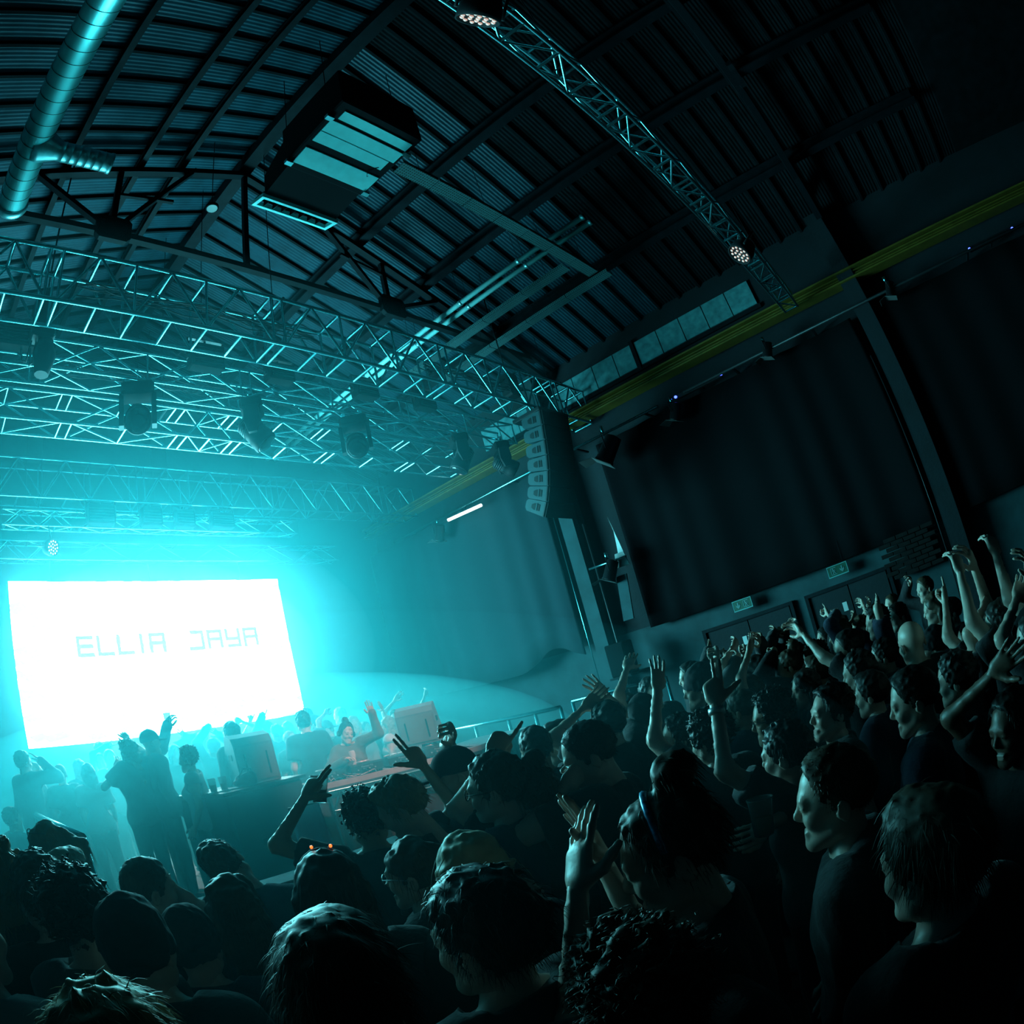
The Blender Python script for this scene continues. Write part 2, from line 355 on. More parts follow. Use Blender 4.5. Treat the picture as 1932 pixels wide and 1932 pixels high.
# ------------------------------------------------------------------ aluminium trusses
def truss(label, x0, x1, y, D, z, H, joints, bay, rr, vert=True, name='truss', cross=False, rungs=True):
    t = empty(name, (x0, y, z), label=label, cat='truss')
    P = lambda x, a, b: Vector((x-x0, a*D, b*H))
    for a in (0, 1):
        for b in (0, 1): rod('chord', P(x0, a, b), P(x1, a, b), rr, t)
    xs = []
    j = [x for x in joints if x0+.1 < x < x1-.1]
    cuts = [x0]+j+[x1]
    for c0, c1 in zip(cuts, cuts[1:]):
        s, e = c0+(.08 if c0 != x0 else .02), c1-(.08 if c1 != x1 else .02)
        n = max(2, 2*round((e-s)/bay/2)); st = [s+(e-s)*k/n for k in range(n+1)]
        for k, xx in enumerate(st):
            if rungs:
                for b in (0, 1): rod('rung', P(xx, 0, b), P(xx, 1, b), rr*.92, t)
            if vert and (k in (0, n) or k % 2 == 0):
                for a in (0, 1): rod('post', P(xx, a, 0), P(xx, a, 1), rr*.7, t)
        for k in range(n):
            b0, b1 = (0, 1) if k % 2 == 0 else (1, 0)
            for a in (0, 1): rod('brace', P(st[k], a, b0), P(st[k+1], a, b1), rr*.72, t)
            if cross:
                a0, a1 = (0, 1) if k % 2 == 0 else (1, 0)
                for b in (0, 1): rod('brace', P(st[k], a0, b), P(st[k+1], a1, b), rr*.72, t)
    for xx in (x0+.8, (x0+x1)/2, x1-.8):                     # wire slings up to the roof steel
        zt = zroof(xx)+.01-z-H
        if zt > .1: rod('sling', P(xx, .5, 1), P(xx, .5, 1)+Vector((0, 0, zt)), .006, t, ROD_S); rod('sling_beam', P(xx, -.05, 1.02), P(xx, 1.05, 1.02), .02, t, ROD_S)
    return t
JT = [-2.03, .92, 3.875, 6.835, 9.79]
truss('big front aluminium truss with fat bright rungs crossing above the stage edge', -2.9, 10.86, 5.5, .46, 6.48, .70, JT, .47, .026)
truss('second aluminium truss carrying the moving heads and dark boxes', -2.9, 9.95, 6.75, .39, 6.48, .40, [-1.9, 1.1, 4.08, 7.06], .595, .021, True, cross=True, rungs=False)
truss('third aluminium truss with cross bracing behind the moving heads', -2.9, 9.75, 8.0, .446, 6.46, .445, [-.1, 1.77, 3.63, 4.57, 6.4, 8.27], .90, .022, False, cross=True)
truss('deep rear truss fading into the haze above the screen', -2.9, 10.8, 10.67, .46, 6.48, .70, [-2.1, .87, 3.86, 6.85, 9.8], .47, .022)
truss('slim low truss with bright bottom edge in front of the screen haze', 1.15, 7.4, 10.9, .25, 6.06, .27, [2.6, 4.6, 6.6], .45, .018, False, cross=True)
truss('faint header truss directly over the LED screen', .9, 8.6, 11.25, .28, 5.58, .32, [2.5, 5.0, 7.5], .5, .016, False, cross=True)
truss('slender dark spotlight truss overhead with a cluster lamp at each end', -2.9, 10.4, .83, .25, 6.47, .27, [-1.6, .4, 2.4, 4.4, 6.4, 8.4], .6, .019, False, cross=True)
# ------------------------------------------------------------------ moving heads
LENS = mat('dark_lens', (.01, .012, .015), .12)
def moving_head(x, y, z, pan, tilt, label, s=1.):
    t = empty('moving_head', (x, y, z), pan, label=label, cat='stage light', group='moving heads on the second truss')
    b = box('base', -.19*s, .19*s, -.14*s, .14*s, -.16*s, 0, CURT, t, .03*s)
    for a in (-.12, .12):
        bm = bmesh.new(); add_tube(bm, [(a*s, 0, 0), (a*s, 0, .05)], .02, 6); add_tube(bm, [(a*s, -.03, .07), (a*s, .03, .07)], .034, 8); bm_obj('clamp', bm, ALU, t)
    for sx in (-1, 1):
        bm = bmesh.new(); add_prism(bm, [(-.09, -.14), (.09, -.14), (.10, -.34), (.055, -.50), (-.055, -.50), (-.10, -.34)], 0, .055, Matrix.Translation((sx*.185*s-(.0275*s), 0, 0)) @ Matrix(((0, 0, s, 0), (s, 0, 0, 0), (0, s, 0, 0), (0, 0, 0, 1))))
        bm_obj('yoke_arm', bm, BLACK, t)
    R = Matrix.Translation((0, 0, -.40*s)) @ Matrix.Rotation(tilt, 4, 'X')
    hd = lathe('head', [(.06*s, .20*s), (.11*s, .19*s), (.135*s, .10*s), (.14*s, .02*s), (.145*s, 0), (.145*s, -.04*s), (.14*s, -.05*s), (.155*s, -.12*s), (.155*s, -.22*s), (.14*s, -.235*s)], BLACK, t, 24, R)
    bm = bmesh.new()
    for k in range(4): add_lathe(bm, [(.146*s, .03*s+k*.035*s), (.15*s, .04*s+k*.035*s), (.146*s, .05*s+k*.035*s)], 24, R)
    bm_obj('cooling_fins', bm, BLACKM, hd)
    lathe('lens', [(.13*s, -.236*s), (.125*s, -.245*s), (.06*s, -.252*s)], LENS, hd, 24, R)
    return t
moving_head(.35, 6.77, 6.395, -1.4, -.7, 'moving head at the far left edge of the second truss, nose to the left', 1.25)
for (px, py, pan, tilt, lb, s) in ((258, 728, -.35, -1.0, 'round moving head hanging nearest the left, lens towards the crowd', 1.15), (475, 790, .95, -.6, 'moving head seen side-on, second from the left', 1.1), (666, 812, -.72, -1.0, 'round-faced moving head in the middle of the truss', 1.1), (860, 823, -2.2, -.55, 'moving head with bent yoke, second from the right end', 1.05), (945, 862, .95, -.9, 'moving head nearest the line array, overlapping the yellow beam', 1.05)):
    q = at(px, py, y=6.80); moving_head(q.x, 6.77, 6.395, pan, tilt, lb, s)
def strobe(x, y, z, w, h, label, rz=0., top=(6.75, 6.88)):
    t = empty('strobe_box', (x, y, z), rz, label=label, cat='stage light', group='dark boxes on the second truss')
    box('housing', -w/2, w/2, -.1, .1, -h/2, h/2, CURT, t, .02)
    for k in range(5): box('fin', -w/2+.04, w/2-.04, -.115, -.1, -h/2+.04+k*(h-.08)/5, -h/2+.055+k*(h-.08)/5, BLACKM, t)
    box('yoke', -w/2-.03, -w/2-.015, -.03, .03, -.05, h/2+.08, BLACKM, t); box('yoke', w/2+.015, w/2+.03, -.03, .03, -.05, h/2+.08, BLACKM, t); box('yoke', -w/2-.03, w/2+.03, -.03, .03, h/2+.08, h/2+.095, BLACKM, t)
    tube('hanging_arm', [(0, 0, h/2+.09), (0, top[0]-y, top[1]-z)], .016, BLACKM, t, 6)
    tube('power_cable', [(-w/2-.02, .0, 0), (-w/2-.1, .02, .06), (-w/2-.14, .06, .02), (-w/2-.2, .1, .1)], .008, BLACK, t, 6)
for (px, py, w, h, lb) in ((388, 676, .50, .36, 'largest dark box fixture hanging under the big truss'), (527, 706, .43, .26, 'flat dark box fixture left of the middle of the second truss'), (688, 737, .43, .27, 'flat dark box fixture right of the middle of the second truss'), (800, 757, .40, .33, 'dark box fixture nearest the line array'), (28, 636, .55, .3, 'dark box fixture at the left frame edge')):
    q = at(px, py, y=6.55); strobe(q.x, 6.55, q.z, w, h, lb)
for (px, y_, w, h, lb) in ((190, 10.75, .55, .34, 'hazy dark box on the slim rear truss, leftmost'), (285, 10.75, .42, .34, 'hazy dark box on the slim rear truss, second'), (348, 10.75, .40, .34, 'hazy dark box on the slim rear truss, third'), (418, 10.75, .5, .3, 'hazy dark box on the slim rear truss, fourth')):
    q = at(px, 972+(px-190)*.05, y=y_); strobe(q.x, y_, q.z, w, h, lb, 0., (10.9, 6.33))
PARW = mat('par_led', (.9, .8, .75), .4, emit=(1., .62, .5), es=.55); PARC = mat('par_led_white', (.9, .95, .95), .3, emit=(.8, .95, 1), es=1.2)
PARW.cycles.emission_sampling = 'NONE'; PARC.cycles.emission_sampling = 'NONE'
def par_can(loc, rot, label, led, s=1., n=(1, 6, 12), spot=0, cone=15, top=(.83, 6.47)):
    t = empty('par_lamp', loc, label=label, cat='stage light', rot=Vector(rot).to_track_quat('-Z', 'Y').to_euler())
    c_ = lathe('can', [(.05*s, .16*s), (.10*s, .15*s), (.125*s, .06*s), (.13*s, -.03*s), (.118*s, -.03*s), (.118*s, -.01*s), (.01*s, -.01*s)], BLACK, t, 24)
    for k, (cnt, rad) in enumerate(zip(n, (0, .048, .092))):
        for i in range(cnt):
            a = 2*math.pi*i/cnt+k*.2
            lathe('led', [(.012*s, -.012*s), (.015*s, -.018*s), (.006*s, -.026*s)], led, c_, 6, Matrix.Translation((rad*s*math.cos(a), rad*s*math.sin(a), 0)))
    tube('yoke', [(-.15*s, 0, .02*s), (-.15*s, 0, .22*s), (0, 0, .26*s), (.15*s, 0, .22*s), (.15*s, 0, .02*s)], .012*s, BLACKM, t, 6)
    Mi = t.matrix_basis.inverted(); tube('hook', [Mi @ Vector(loc), Mi @ Vector((loc[0], top[0], top[1]))], .014, BLACKM, t, 6)
    if spot:
        ld = bpy.data.lights.new('par_beam', 'SPOT'); ld.color = (1., .66, .56); ld.energy = spot; ld.spot_size = math.radians(cone); ld.spot_blend = .6; ld.shadow_soft_size = .1
        lo = bpy.data.objects.new('par_beam', ld); C.objects.link(lo); lo.parent = t; lo.location = (0, 0, -.06*s)
    return t
q = at(903, 31, y=.95); par_can(q, Vector((4.1, 5.75, 1.6))-q, 'round cluster lamp of pinkish diodes at the top of the frame', PARW, 1.25, spot=800, cone=23)
q = at(1397, 478, y=.95); par_can(q, Vector((4.3, 5.75, 1.6))-q, 'round cluster lamp of pinkish diodes at the wall end of the overhead truss', PARW, 1.25, spot=700)
q = at(99, 1033, y=10.6); par_can(q, (.5, -.8, -.25), 'small round diode lamp glinting in the haze over the screen', PARC, 1.15, top=(10.9, 6.06))
# ------------------------------------------------------------------ chain hoist and cables on the trusses
ch = empty('chain_hoist', (1.02, 6.35, 7.6), label='black chain hoist and cable bundle hanging through the second truss at the left', cat='hoist')
box('motor', -.16, .16, -.13, .13, -1.05, -.55, BLACK, ch, .03); box('hook_block', -.06, .06, -.06, .06, -.5, -.32, BLACKM, ch, .01)
tube('chain', [(0, 0, -.55), (0, 0, zroof(1.02)-7.6+.01)], .012, STEEL, ch, 6); tube('chain_bag', [(.05, 0, -1.05), (.06, 0, -1.25), (.04, 0, -1.5)], .12, BLACK, ch, 10, [.10, .15, .09])
for k in range(4): tube('cable', [(-.1+.05*k, .0, -.9), (-.16+.08*k, .1, -1.3), (-.2+.1*k, .15, -1.25-.05*k), (-.25+.14*k, .2, -.9)], .012, BLACK, ch, 6)
ch2 = empty('chain_hoist', (8.75, 5.75, 7.6), label='black chain hoist between the chords above the line array', cat='hoist')
box('motor', -.14, .14, -.12, .12, -.85, -.4, BLACK, ch2, .03); tube('chain', [(0, 0, -.4), (0, 0, zroof(8.75)-7.6+.01)], .012, STEEL, ch2, 6)
for k in range(3): tube('cable', [(-.1, .1*k, -.5), (-.5, .1*k, -.75), (-.9, .12*k, -.5-.1*k)], .014, BLACK, ch2, 6)
rc = random.Random(5)
for i, (x0, x1, y_, z_, lb) in enumerate(((1.3, 4.4, 6.95, 6.62, 'loom of black cables sagging inside the second truss, left part'), (4.6, 8.2, 6.95, 6.62, 'loom of black cables sagging inside the second truss, right part'), (1.3, 4.6, 5.75, 6.95, 'thin cables strung loosely through the big front truss'), (6.6, 9.0, 5.75, 6.9, 'tangled cables in the big front truss by the hoist'))):
    bm = bmesh.new()
    for k in range(7):
        yo, n_ = rc.uniform(-.12, .12), 14; w1 = rc.uniform(1.5, 3)
        add_tube(bm, [(x0+(x1-x0)*u/n_, y_+yo+.03*math.sin(u*2+k), z_+.06*k/7-.07*abs(math.sin(u/n_*math.pi*w1+k))) for u in range(n_+1)], .008, 5)
    tag(bm_obj('cable_loom', bm, BLACK), lb, 'cable')
# ------------------------------------------------------------------ line array
arr = empty('line_array', (8.75, 5.30, 0), label='curved hanging line array of black loudspeakers at the right end of the front truss', cat='loudspeaker')
ARRM = mat('array_grille', (.010, .011, .012), .7, bump=.3, bscale=300); ARRS = mat('array_side', (.012, .05, .06), .6, noise=.1)
pos = Vector((0, 0, 6.28)); ang = 0.
lean = [math.radians(a) for a in (8, 9, 10, 14, 19, 26, 34)]
for k in range(7):
    ang = lean[k]
    M = Matrix.Translation(pos) @ Matrix.Rotation(ang, 4, 'X') @ Matrix.Diagonal((.94, 1, .825, 1))
    bm = bmesh.new(); add_prism(bm, [(.0, 0), (.0, -.31), (.38, -.275), (.42, -.22), (.42, -.08), (.38, -.035)], 0, .86, M @ Matrix(((0, 0, 1, 0), (1, 0, 0, 0), (0, 1, 0, 0), (0, 0, 0, 1))))
    e_ = bm_obj('enclosure', bm, ARRS, arr)
    bm = bmesh.new(); add_box(bm, .01, .85, -.025, 0, -.305, -.005, M); bm_obj('grille', bm, ARRM, e_)
    for xx in (-.004, .864):
        bm = bmesh.new(); add_prism(bm, [(.12, -.09), (.24, -.09), (.29, -.12), (.29, -.19), (.24, -.22), (.12, -.22)], 0, .006, M @ Matrix.Translation((xx-.003, 0, 0)) @ Matrix(((0, 0, 1, 0), (1, 0, 0, 0), (0, 1, 0, 0), (0, 0, 0, 1)))); bm_obj('handle_recess', bm, BLACK, e_)
        bm = bmesh.new(); add_box(bm, xx-.01, xx+.01, .175, .195, -.225, -.085, M); bm_obj('handle_bar', bm, ARRS, e_)
    bm = bmesh.new(); add_box(bm, -.012, .872, .005, .03, -.30, -.01, M); bm_obj('rigging_rail', bm, BLACKM, e_)
    pos = M @ Vector((0, 0, -.318)); pos = Vector(pos)
box('flying_frame', -.02, .88, .0, .6, 6.29, 6.36, BLACKM, arr, .01)
for a in (.15, .7): tube('sling', [(a, .2, 6.34), (a, .2, 6.5)], .015, ALU, arr, 6)
# ------------------------------------------------------------------ round duct with branch
dct = empty('round_duct', (.215, 0, 8.0), label='long round spiral ventilation duct at upper left with a short side branch', cat='duct')
R_ = .198
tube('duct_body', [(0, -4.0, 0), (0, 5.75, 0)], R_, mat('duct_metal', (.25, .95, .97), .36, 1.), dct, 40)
_s = tube('seam', [(0, -.010, 0), (0, 0, 0), (0, .010, 0)], R_, STEEL, dct, 40, [R_-.01, R_+.004, R_-.01]); _s.location = (0, -3.9, 0)
for k in range(1, 60):
    o = _s.copy(); C.objects.link(o); o.location = (0, -3.9+k*.16, 0)
bm = bmesh.new(); add_tube(bm, [(0, 5.72, 0), (0, 5.74, 0), (0, 5.80, 0), (0, 5.83, 0)], .2, 36, True, [.205, .225, .225, .21]); bm_obj('end_collar', bm, GALV, dct)
bm = bmesh.new(); bp = []; br = []
for k in range(6): bp += [(.38+.1*k, 4.80, -.07), (.385+.1*k, 4.80, -.07), (.39+.1*k, 4.8, -.07)]; br += [.115, .121, .115]
add_tube(bm, [(.02, 4.80, -.03), (.12, 4.80, -.04)]+[(.32, 4.80, -.07)]+bp+[(.95, 4.80, -.07), (.97, 4.8, -.07), (1.0, 4.8, -.07)], .11, 28, True, [.20, .20, .116]+br+[.115, .125, .125]); bm_obj('branch', bm, GALV, dct)
for yy in (.5, 2.6, 4.3, 5.5): tube('hanger_wire', [(.19, yy, 0), (.19, yy, 1.3)], .004, STEEL, dct, 5)
# ------------------------------------------------------------------ ventilation unit
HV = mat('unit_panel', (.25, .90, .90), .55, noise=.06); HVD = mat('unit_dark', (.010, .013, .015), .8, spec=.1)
hv = empty('ventilation_unit', (3.88, 0, 8.2), label='suspended ventilation unit with pale bottom panels and an angled air grille', cat='ventilation unit')
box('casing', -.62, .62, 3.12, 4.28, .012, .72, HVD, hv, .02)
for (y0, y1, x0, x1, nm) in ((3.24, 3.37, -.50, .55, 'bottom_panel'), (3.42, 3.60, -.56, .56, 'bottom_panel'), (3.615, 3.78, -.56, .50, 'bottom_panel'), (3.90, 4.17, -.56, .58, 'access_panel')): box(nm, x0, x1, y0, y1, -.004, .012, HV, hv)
bm = bmesh.new(); add_prism(bm, [(4.28, .05), (4.28, .65), (4.80, .38), (4.80, .02)], -.55, .58, Matrix(((0, 0, 1, 0), (1, 0, 0, 0), (0, 1, 0, 0), (0, 0, 0, 1)))); bm_obj('hood', bm, HVD, hv)
G = Matrix.Translation((0, 4.80, 0)) @ Matrix.Rotation(math.radians(20), 4, 'X')
for (a, b, c0, c1) in ((-.58, .62, 0, .05), (-.58, .62, .24, .29)):
    bm = bmesh.new(); add_box(bm, a, b, c0, c1, -.03, .03, G); bm_obj('grille_frame', bm, HV, hv)
for a in (-.58, .57):
    bm = bmesh.new(); add_box(bm, a, a+.05, .05, .24, -.03, .03, G); bm_obj('grille_frame', bm, HV, hv)
for k in range(7):
    bm = bmesh.new(); add_box(bm, -.43+k*.14, -.425+k*.14, .05, .24, -.02, .06, G); bm_obj('grille_vane', bm, STEEL, hv)
bm = bmesh.new(); add_box(bm, -.56, .6, .03, .26, .06, .07, G); bm_obj('grille_back', bm, HVD, hv)
for (a, b) in ((-.6, 3.4), (-.6, 4.2), (.6, 3.4), (.6, 4.2)):
    tube('hanger_rod', [(a, b, -.0), (a, b, 1.9)], .006, STEEL, hv, 5); box('bracket', a-.05, a+.05, b-.03, b+.03, -.03, .02, GALV, hv)
tube('cable', [(.45, 3.75, .0), (.35, 3.85, -.02), (.42, 3.95, 0), (.62, 3.7, .05)], .008, BLACK, hv, 6)
# ------------------------------------------------------------------ cable trays, pipes
TRAY = mat('perforated_tray', (.1, .2, .2), .6, .1)
nt = TRAY.node_tree; b_ = nt.nodes['Principled BSDF']; _tc = nt.nodes.new('ShaderNodeTexCoord'); _v = nt.nodes.new('ShaderNodeTexVoronoi'); _v.inputs['Scale'].default_value = 28; _v.inputs['Randomness'].default_value = .15
_r = nt.nodes.new('ShaderNodeValToRGB'); _r.color_ramp.interpolation = 'CONSTANT'; _r.color_ramp.elements[0].color = (.02, .02, .02, 1); _r.color_ramp.elements[1].position = .3; _r.color_ramp.elements[1].color = (.06, .17, .18, 1)
nt.links.new(_tc.outputs['Object'], _v.inputs['Vector']); nt.links.new(_v.outputs['Distance'], _r.inputs[0]); nt.links.new(_r.outputs[0], b_.inputs['Base Color'])
def tray(x0, x1, y0, y1, z, label, seg=.62, alongx=True):
    t = empty('cable_tray', (x0, y0, z), label=label, cat='cable tray')
    L = (x1-x0) if alongx else (y1-y0); k = 0; W_ = (y1-y0) if alongx else (x1-x0)
    while k < L:
        e = min(k+seg-.012, L)
        if alongx: box('tray_section', k, e, 0, W_, 0, .004, TRAY, t); box('lip', k, e, 0, .004, .004, .06, TRAY, t); box('lip', k, e, W_-.004, W_, .004, .06, TRAY, t)
        else: box('tray_section', 0, W_, k, e, 0, .004, TRAY, t); box('lip', 0, .004, k, e, .004, .06, TRAY, t); box('lip', W_-.004, W_, k, e, .004, .06, TRAY, t)
        k += seg
    k = .4
    while k < L:
        p_ = (k, W_/2) if alongx else (W_/2, k)
        tube('drop_rod', [(p_[0], p_[1], .0), (p_[0], p_[1], 1.0)], .004, STEEL, t, 5); k += 1.25
tray(4.40, 8.75, 3.41, 3.60, 8.0, 'perforated cable tray running from the ventilation unit to the right')
tray(8.05, 8.25, 3.65, 7.4, 7.98, 'cable tray beside the twin pipes running towards the stage', .9, False)
tray(8.86, 9.05, 3.3, 7.4, 7.98, 'outer cable tray near the right eaves running towards the stage', .9, False)
for x_, lb in ((7.83, 'left of the two bright parallel pipes under the right roof slope'), (8.05, 'right of the two bright parallel pipes under the right roof slope')):
    p_ = empty('pipe', (x_, 0, 8.42), label=lb, cat='pipe'); yy = 2.9
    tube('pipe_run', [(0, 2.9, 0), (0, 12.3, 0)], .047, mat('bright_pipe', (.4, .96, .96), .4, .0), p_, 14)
    while yy < 12: lathe('coupling', [(.052, 0), (.056, .02), (.052, .06)], GALV, p_, 14, Matrix.Translation((0, yy, 0)) @ Matrix.Rotation(-math.pi/2, 4, 'X')); tube('hanger', [(0, yy+.03, .04), (0, yy+.03, .75)], .004, STEEL, p_, 5); yy += 1.35
q = at(400, 394, z=8.6); cs = empty('ceiling_speaker', q, label='small pale round disc hanging under the roof left of the unit', cat='ceiling speaker')
lathe('grille', [(.075, 0), (.078, .012), (.07, .02)], mat('disc', (.5, .52, .52), .6), cs, 24); lathe('rim', [(.08, .005), (.095, .012), (.095, .04), (.06, .06)], STEEL, cs, 24); tube('drop_rod', [(0, 0, .05), (0, 0, 1.5)], .006, STEEL, cs, 6)
# ------------------------------------------------------------------ lighting bars on the right wall
BLUEL = mat('blue_diode', (.2, .2, 1), .3, emit=(.05, .09, 1.), es=6.)
BLUEL.cycles.emission_sampling = 'NONE'
def bar(y0, y1, z, label, x=10.35):
    t = empty('lighting_bar', (x, y0, z), label=label, cat='pipe')
    tube('bar_tube', [(0, 0, 0), (0, y1-y0, 0)], .026, ALU if y1 > 5 else BLACKM, t, 10)
    k = .3
    while k < y1-y0: box('wall_bracket', 0, .5, k-.02, k+.02, -.015, .015, STEEL, t); k += 1.6
bar(3.9, 11.2, 5.98, 'lighting bar along the right wall beside the line array'); bar(-7.5, 3.4, 6.05, 'dark lighting bar along the right wall further from the stage', 10.5)
def batten(ya, yb_, z, label, x=10.6):
    t = empty('led_batten', (x, ya, z), label=label, cat='stage light')
    box('housing', -.04, .04, .0, yb_-ya, -.04, .04, BLACK, t, .008)
    for e in (.0, yb_-ya-.0): lathe('diode', [(.02, -.02), (.03, 0), (.02, .02)], BLUEL, t, 10, Matrix.Translation((-.045, e, 0)))
    box('clamp', -.02, .26, (yb_-ya)/2-.02, (yb_-ya)/2+.02, -.02, .02, STEEL, t)
batten(2.64, 3.59, 6.06, 'light batten with two blue points nearer the line array'); batten(-3.43, -2.47, 6.09, 'light batten with two blue points at the right frame edge')
a_, b_ = at(744+100, 982, x=10.2), at(908, 953, x=10.2)
t = empty('tube_light', (10.2, a_.y, a_.z), label='short lit tube fixture on the wall bar below the yellow beam', cat='stage light')
dd = b_-a_; _tm = ROD.copy(); _tm.materials[0] = mat('lit_tube', (.8, .8, .8), .4, emit=(.8, .98, 1.), es=3.); rod('tube', (0, 0, 0), (0, dd.y, dd.z), .035, t, _tm); box('end_cap', -.04, .04, -.03, .03, -.05, .05, BLACK, t); tube('bracket', [(0, dd.y*.5, dd.z*.5), (.15, dd.y*.5, 5.98-a_.z)], .014, STEEL, t, 6)
def lantern(px, py, x, label, rz=0., tilt=.6, face=.5, s=1.):
    q = at(px, py, x=x); t = empty('lantern', q, rz, label=label, cat='stage light')
    M = Matrix.Rotation(tilt, 4, 'X')
    lathe('body', [(.03*s, .2*s), (.10*s, .18*s), (.11*s, -.12*s), (.12*s, -.13*s), (.12*s, -.16*s), (.02*s, -.155*s)], BLACKM, t, 16, M)
    bm = bmesh.new(); add_box(bm, -.13*s, .13*s, -.13*s, .13*s, -.17*s, -.163*s, M)
    bm_obj('colour_frame', bm, mat('lantern_frame', (face, face, face), .5), t)
    bm = bmesh.new(); add_prism(bm, [(-.12*s, 0), (.12*s, 0), (.17*s, .16*s), (-.17*s, .16*s)], 0, .004, M @ Matrix.Translation((0, .13*s, -.17*s)) @ Matrix.Rotation(-.8, 4, 'X')); bm_obj('barn_door', bm, mat('lantern_frame', (face, face, face), .5), t)
    tube('yoke', [(-.14*s, 0, 0), (-.14*s, 0, .22*s), (.14*s, 0, .22*s), (.14*s, 0, 0)], .01, STEEL, t, 6); tube('clamp', [(0, 0, .22*s), (0, 0, .33*s)], .03, ALU, t, 8)
lantern(1148, 850, 10.35, 'dark lantern clamped on the wall bar just right of the line array', .3, .7, .12, 1.5)
lantern(1274, 778, 10.5, 'small lantern with pale barn door under the left blue point', -.2, .5, .45, .9)
lantern(830, 1006, 10.2, 'small square lantern at the lower end of the wall bar by the curtain', -.3, .6, .7, 1.0)
lantern(1448, 662, 10.5, 'tiny dark lantern on the wall bar, middle of the dark wall', 0, .4, .15, .8)
lantern(1680, 548, 10.5, 'tiny dark lantern on the wall bar towards the right edge', 0, .4, .12, .8)
# side boom beside the column: lantern, pale pieces painted as a lit curtain gap
bo = empty('side_boom', (10.35, 6.0, 0), label='vertical boom with a cross arm beside the wall column', cat='pipe')
tube('upright', [(0.1, .15, 0), (.1, .15, 4.6)], .024, BLACKM, bo, 8); q = at(1180, 1048, x=10.3); tube('cross_arm', [(.1, .3, q.z+.03), (0.05, -.55, q.z)], .022, ALU, bo, 8)
lantern(1152, 1078, 10.3, 'dark lantern on the boom arm beside the column', .4, .5, .05, 1.1)
LIT_GAP = mat('lit_gap_pale', (.62, .64, .64), .6)  # pale colour stands for the lit wall showing through a curtain gap
fl = empty('lit_gap', (10.55, 0, 0), label='narrow pale wedge painted as light in a curtain gap right of the column', cat='panel')
pts_ = [at(*p_, x=10.55) for p_ in ((1145, 973), (1177, 1041), (1167, 1047), (1163, 1026), (1158, 1002))]
pv = [Vector((0, p_.y, p_.z)) for p_ in pts_]; nv = len(pv)
mesh_obj('wedge', [v+Vector((-.01, 0, 0)) for v in pv]+[v+Vector((.01, 0, 0)) for v in pv], [tuple(range(nv)), tuple(range(2*nv-1, nv-1, -1))]+[(i, (i+1) % nv, nv+(i+1) % nv, nv+i) for i in range(nv)], LIT_GAP, fl)
pts_ = [at(*p_, x=10.5) for p_ in ((1160, 1046), (1176, 1040), (1188, 1064), (1163, 1073))]; pv = [Vector((-.05, p_.y, p_.z)) for p_ in pts_]
mesh_obj('lit_gap_lower', [v+Vector((-.01, 0, 0)) for v in pv]+[v+Vector((.01, 0, 0)) for v in pv], [(0, 1, 2, 3), (7, 6, 5, 4), (0, 1, 5, 4), (1, 2, 6, 5), (2, 3, 7, 6), (3, 0, 4, 7)], mat('lit_gap_grey', (.35, .37, .37), .6), fl)
# drape strip on the boom and a small wall speaker
q0 = at(1172, 1085, x=10.4); q1 = at(1183, 1170, x=10.4)
st = empty('hanging_strip', (10.42, 0, 0), label='grey cloth strip hanging below the boom arm', cat='cloth')
mesh_obj('strip', [(0, q0.y+.12, q0.z), (0, q0.y-.1, q0.z), (.02, q1.y-.12, q1.z), (.02, q1.y+.1, q1.z), (.03, q0.y+.12, q0.z), (.03, q0.y-.1, q0.z), (.05, q1.y-.12, q1.z), (.05, q1.y+.1, q1.z)], [(0, 1, 2, 3), (7, 6, 5, 4), (0, 1, 5, 4), (1, 2, 6, 5), (2, 3, 7, 6), (3, 0, 4, 7)], WALLP, st)
q = at(1172, 1243, x=10.2); sp = empty('wall_speaker', (10.2, q.y, q.z), label='small black loudspeaker beside the foot of the wall column', cat='loudspeaker')
box('cabinet', -.15, .2, -.2, .2, -.3, .3, CURT, sp, .02); box('grille', -.16, -.15, -.17, .17, -.27, .27, CURT, sp); box('handle', -.05, .1, .2, .215, .0, .2, ALU, sp); box('shelf', -.2, .75, -.22, .22, -.34, -.3, STEEL, sp); tube('leg', [(.0, 0, -.34), (0, 0, -q.z+STZ)], .03, STEEL, sp, 8)
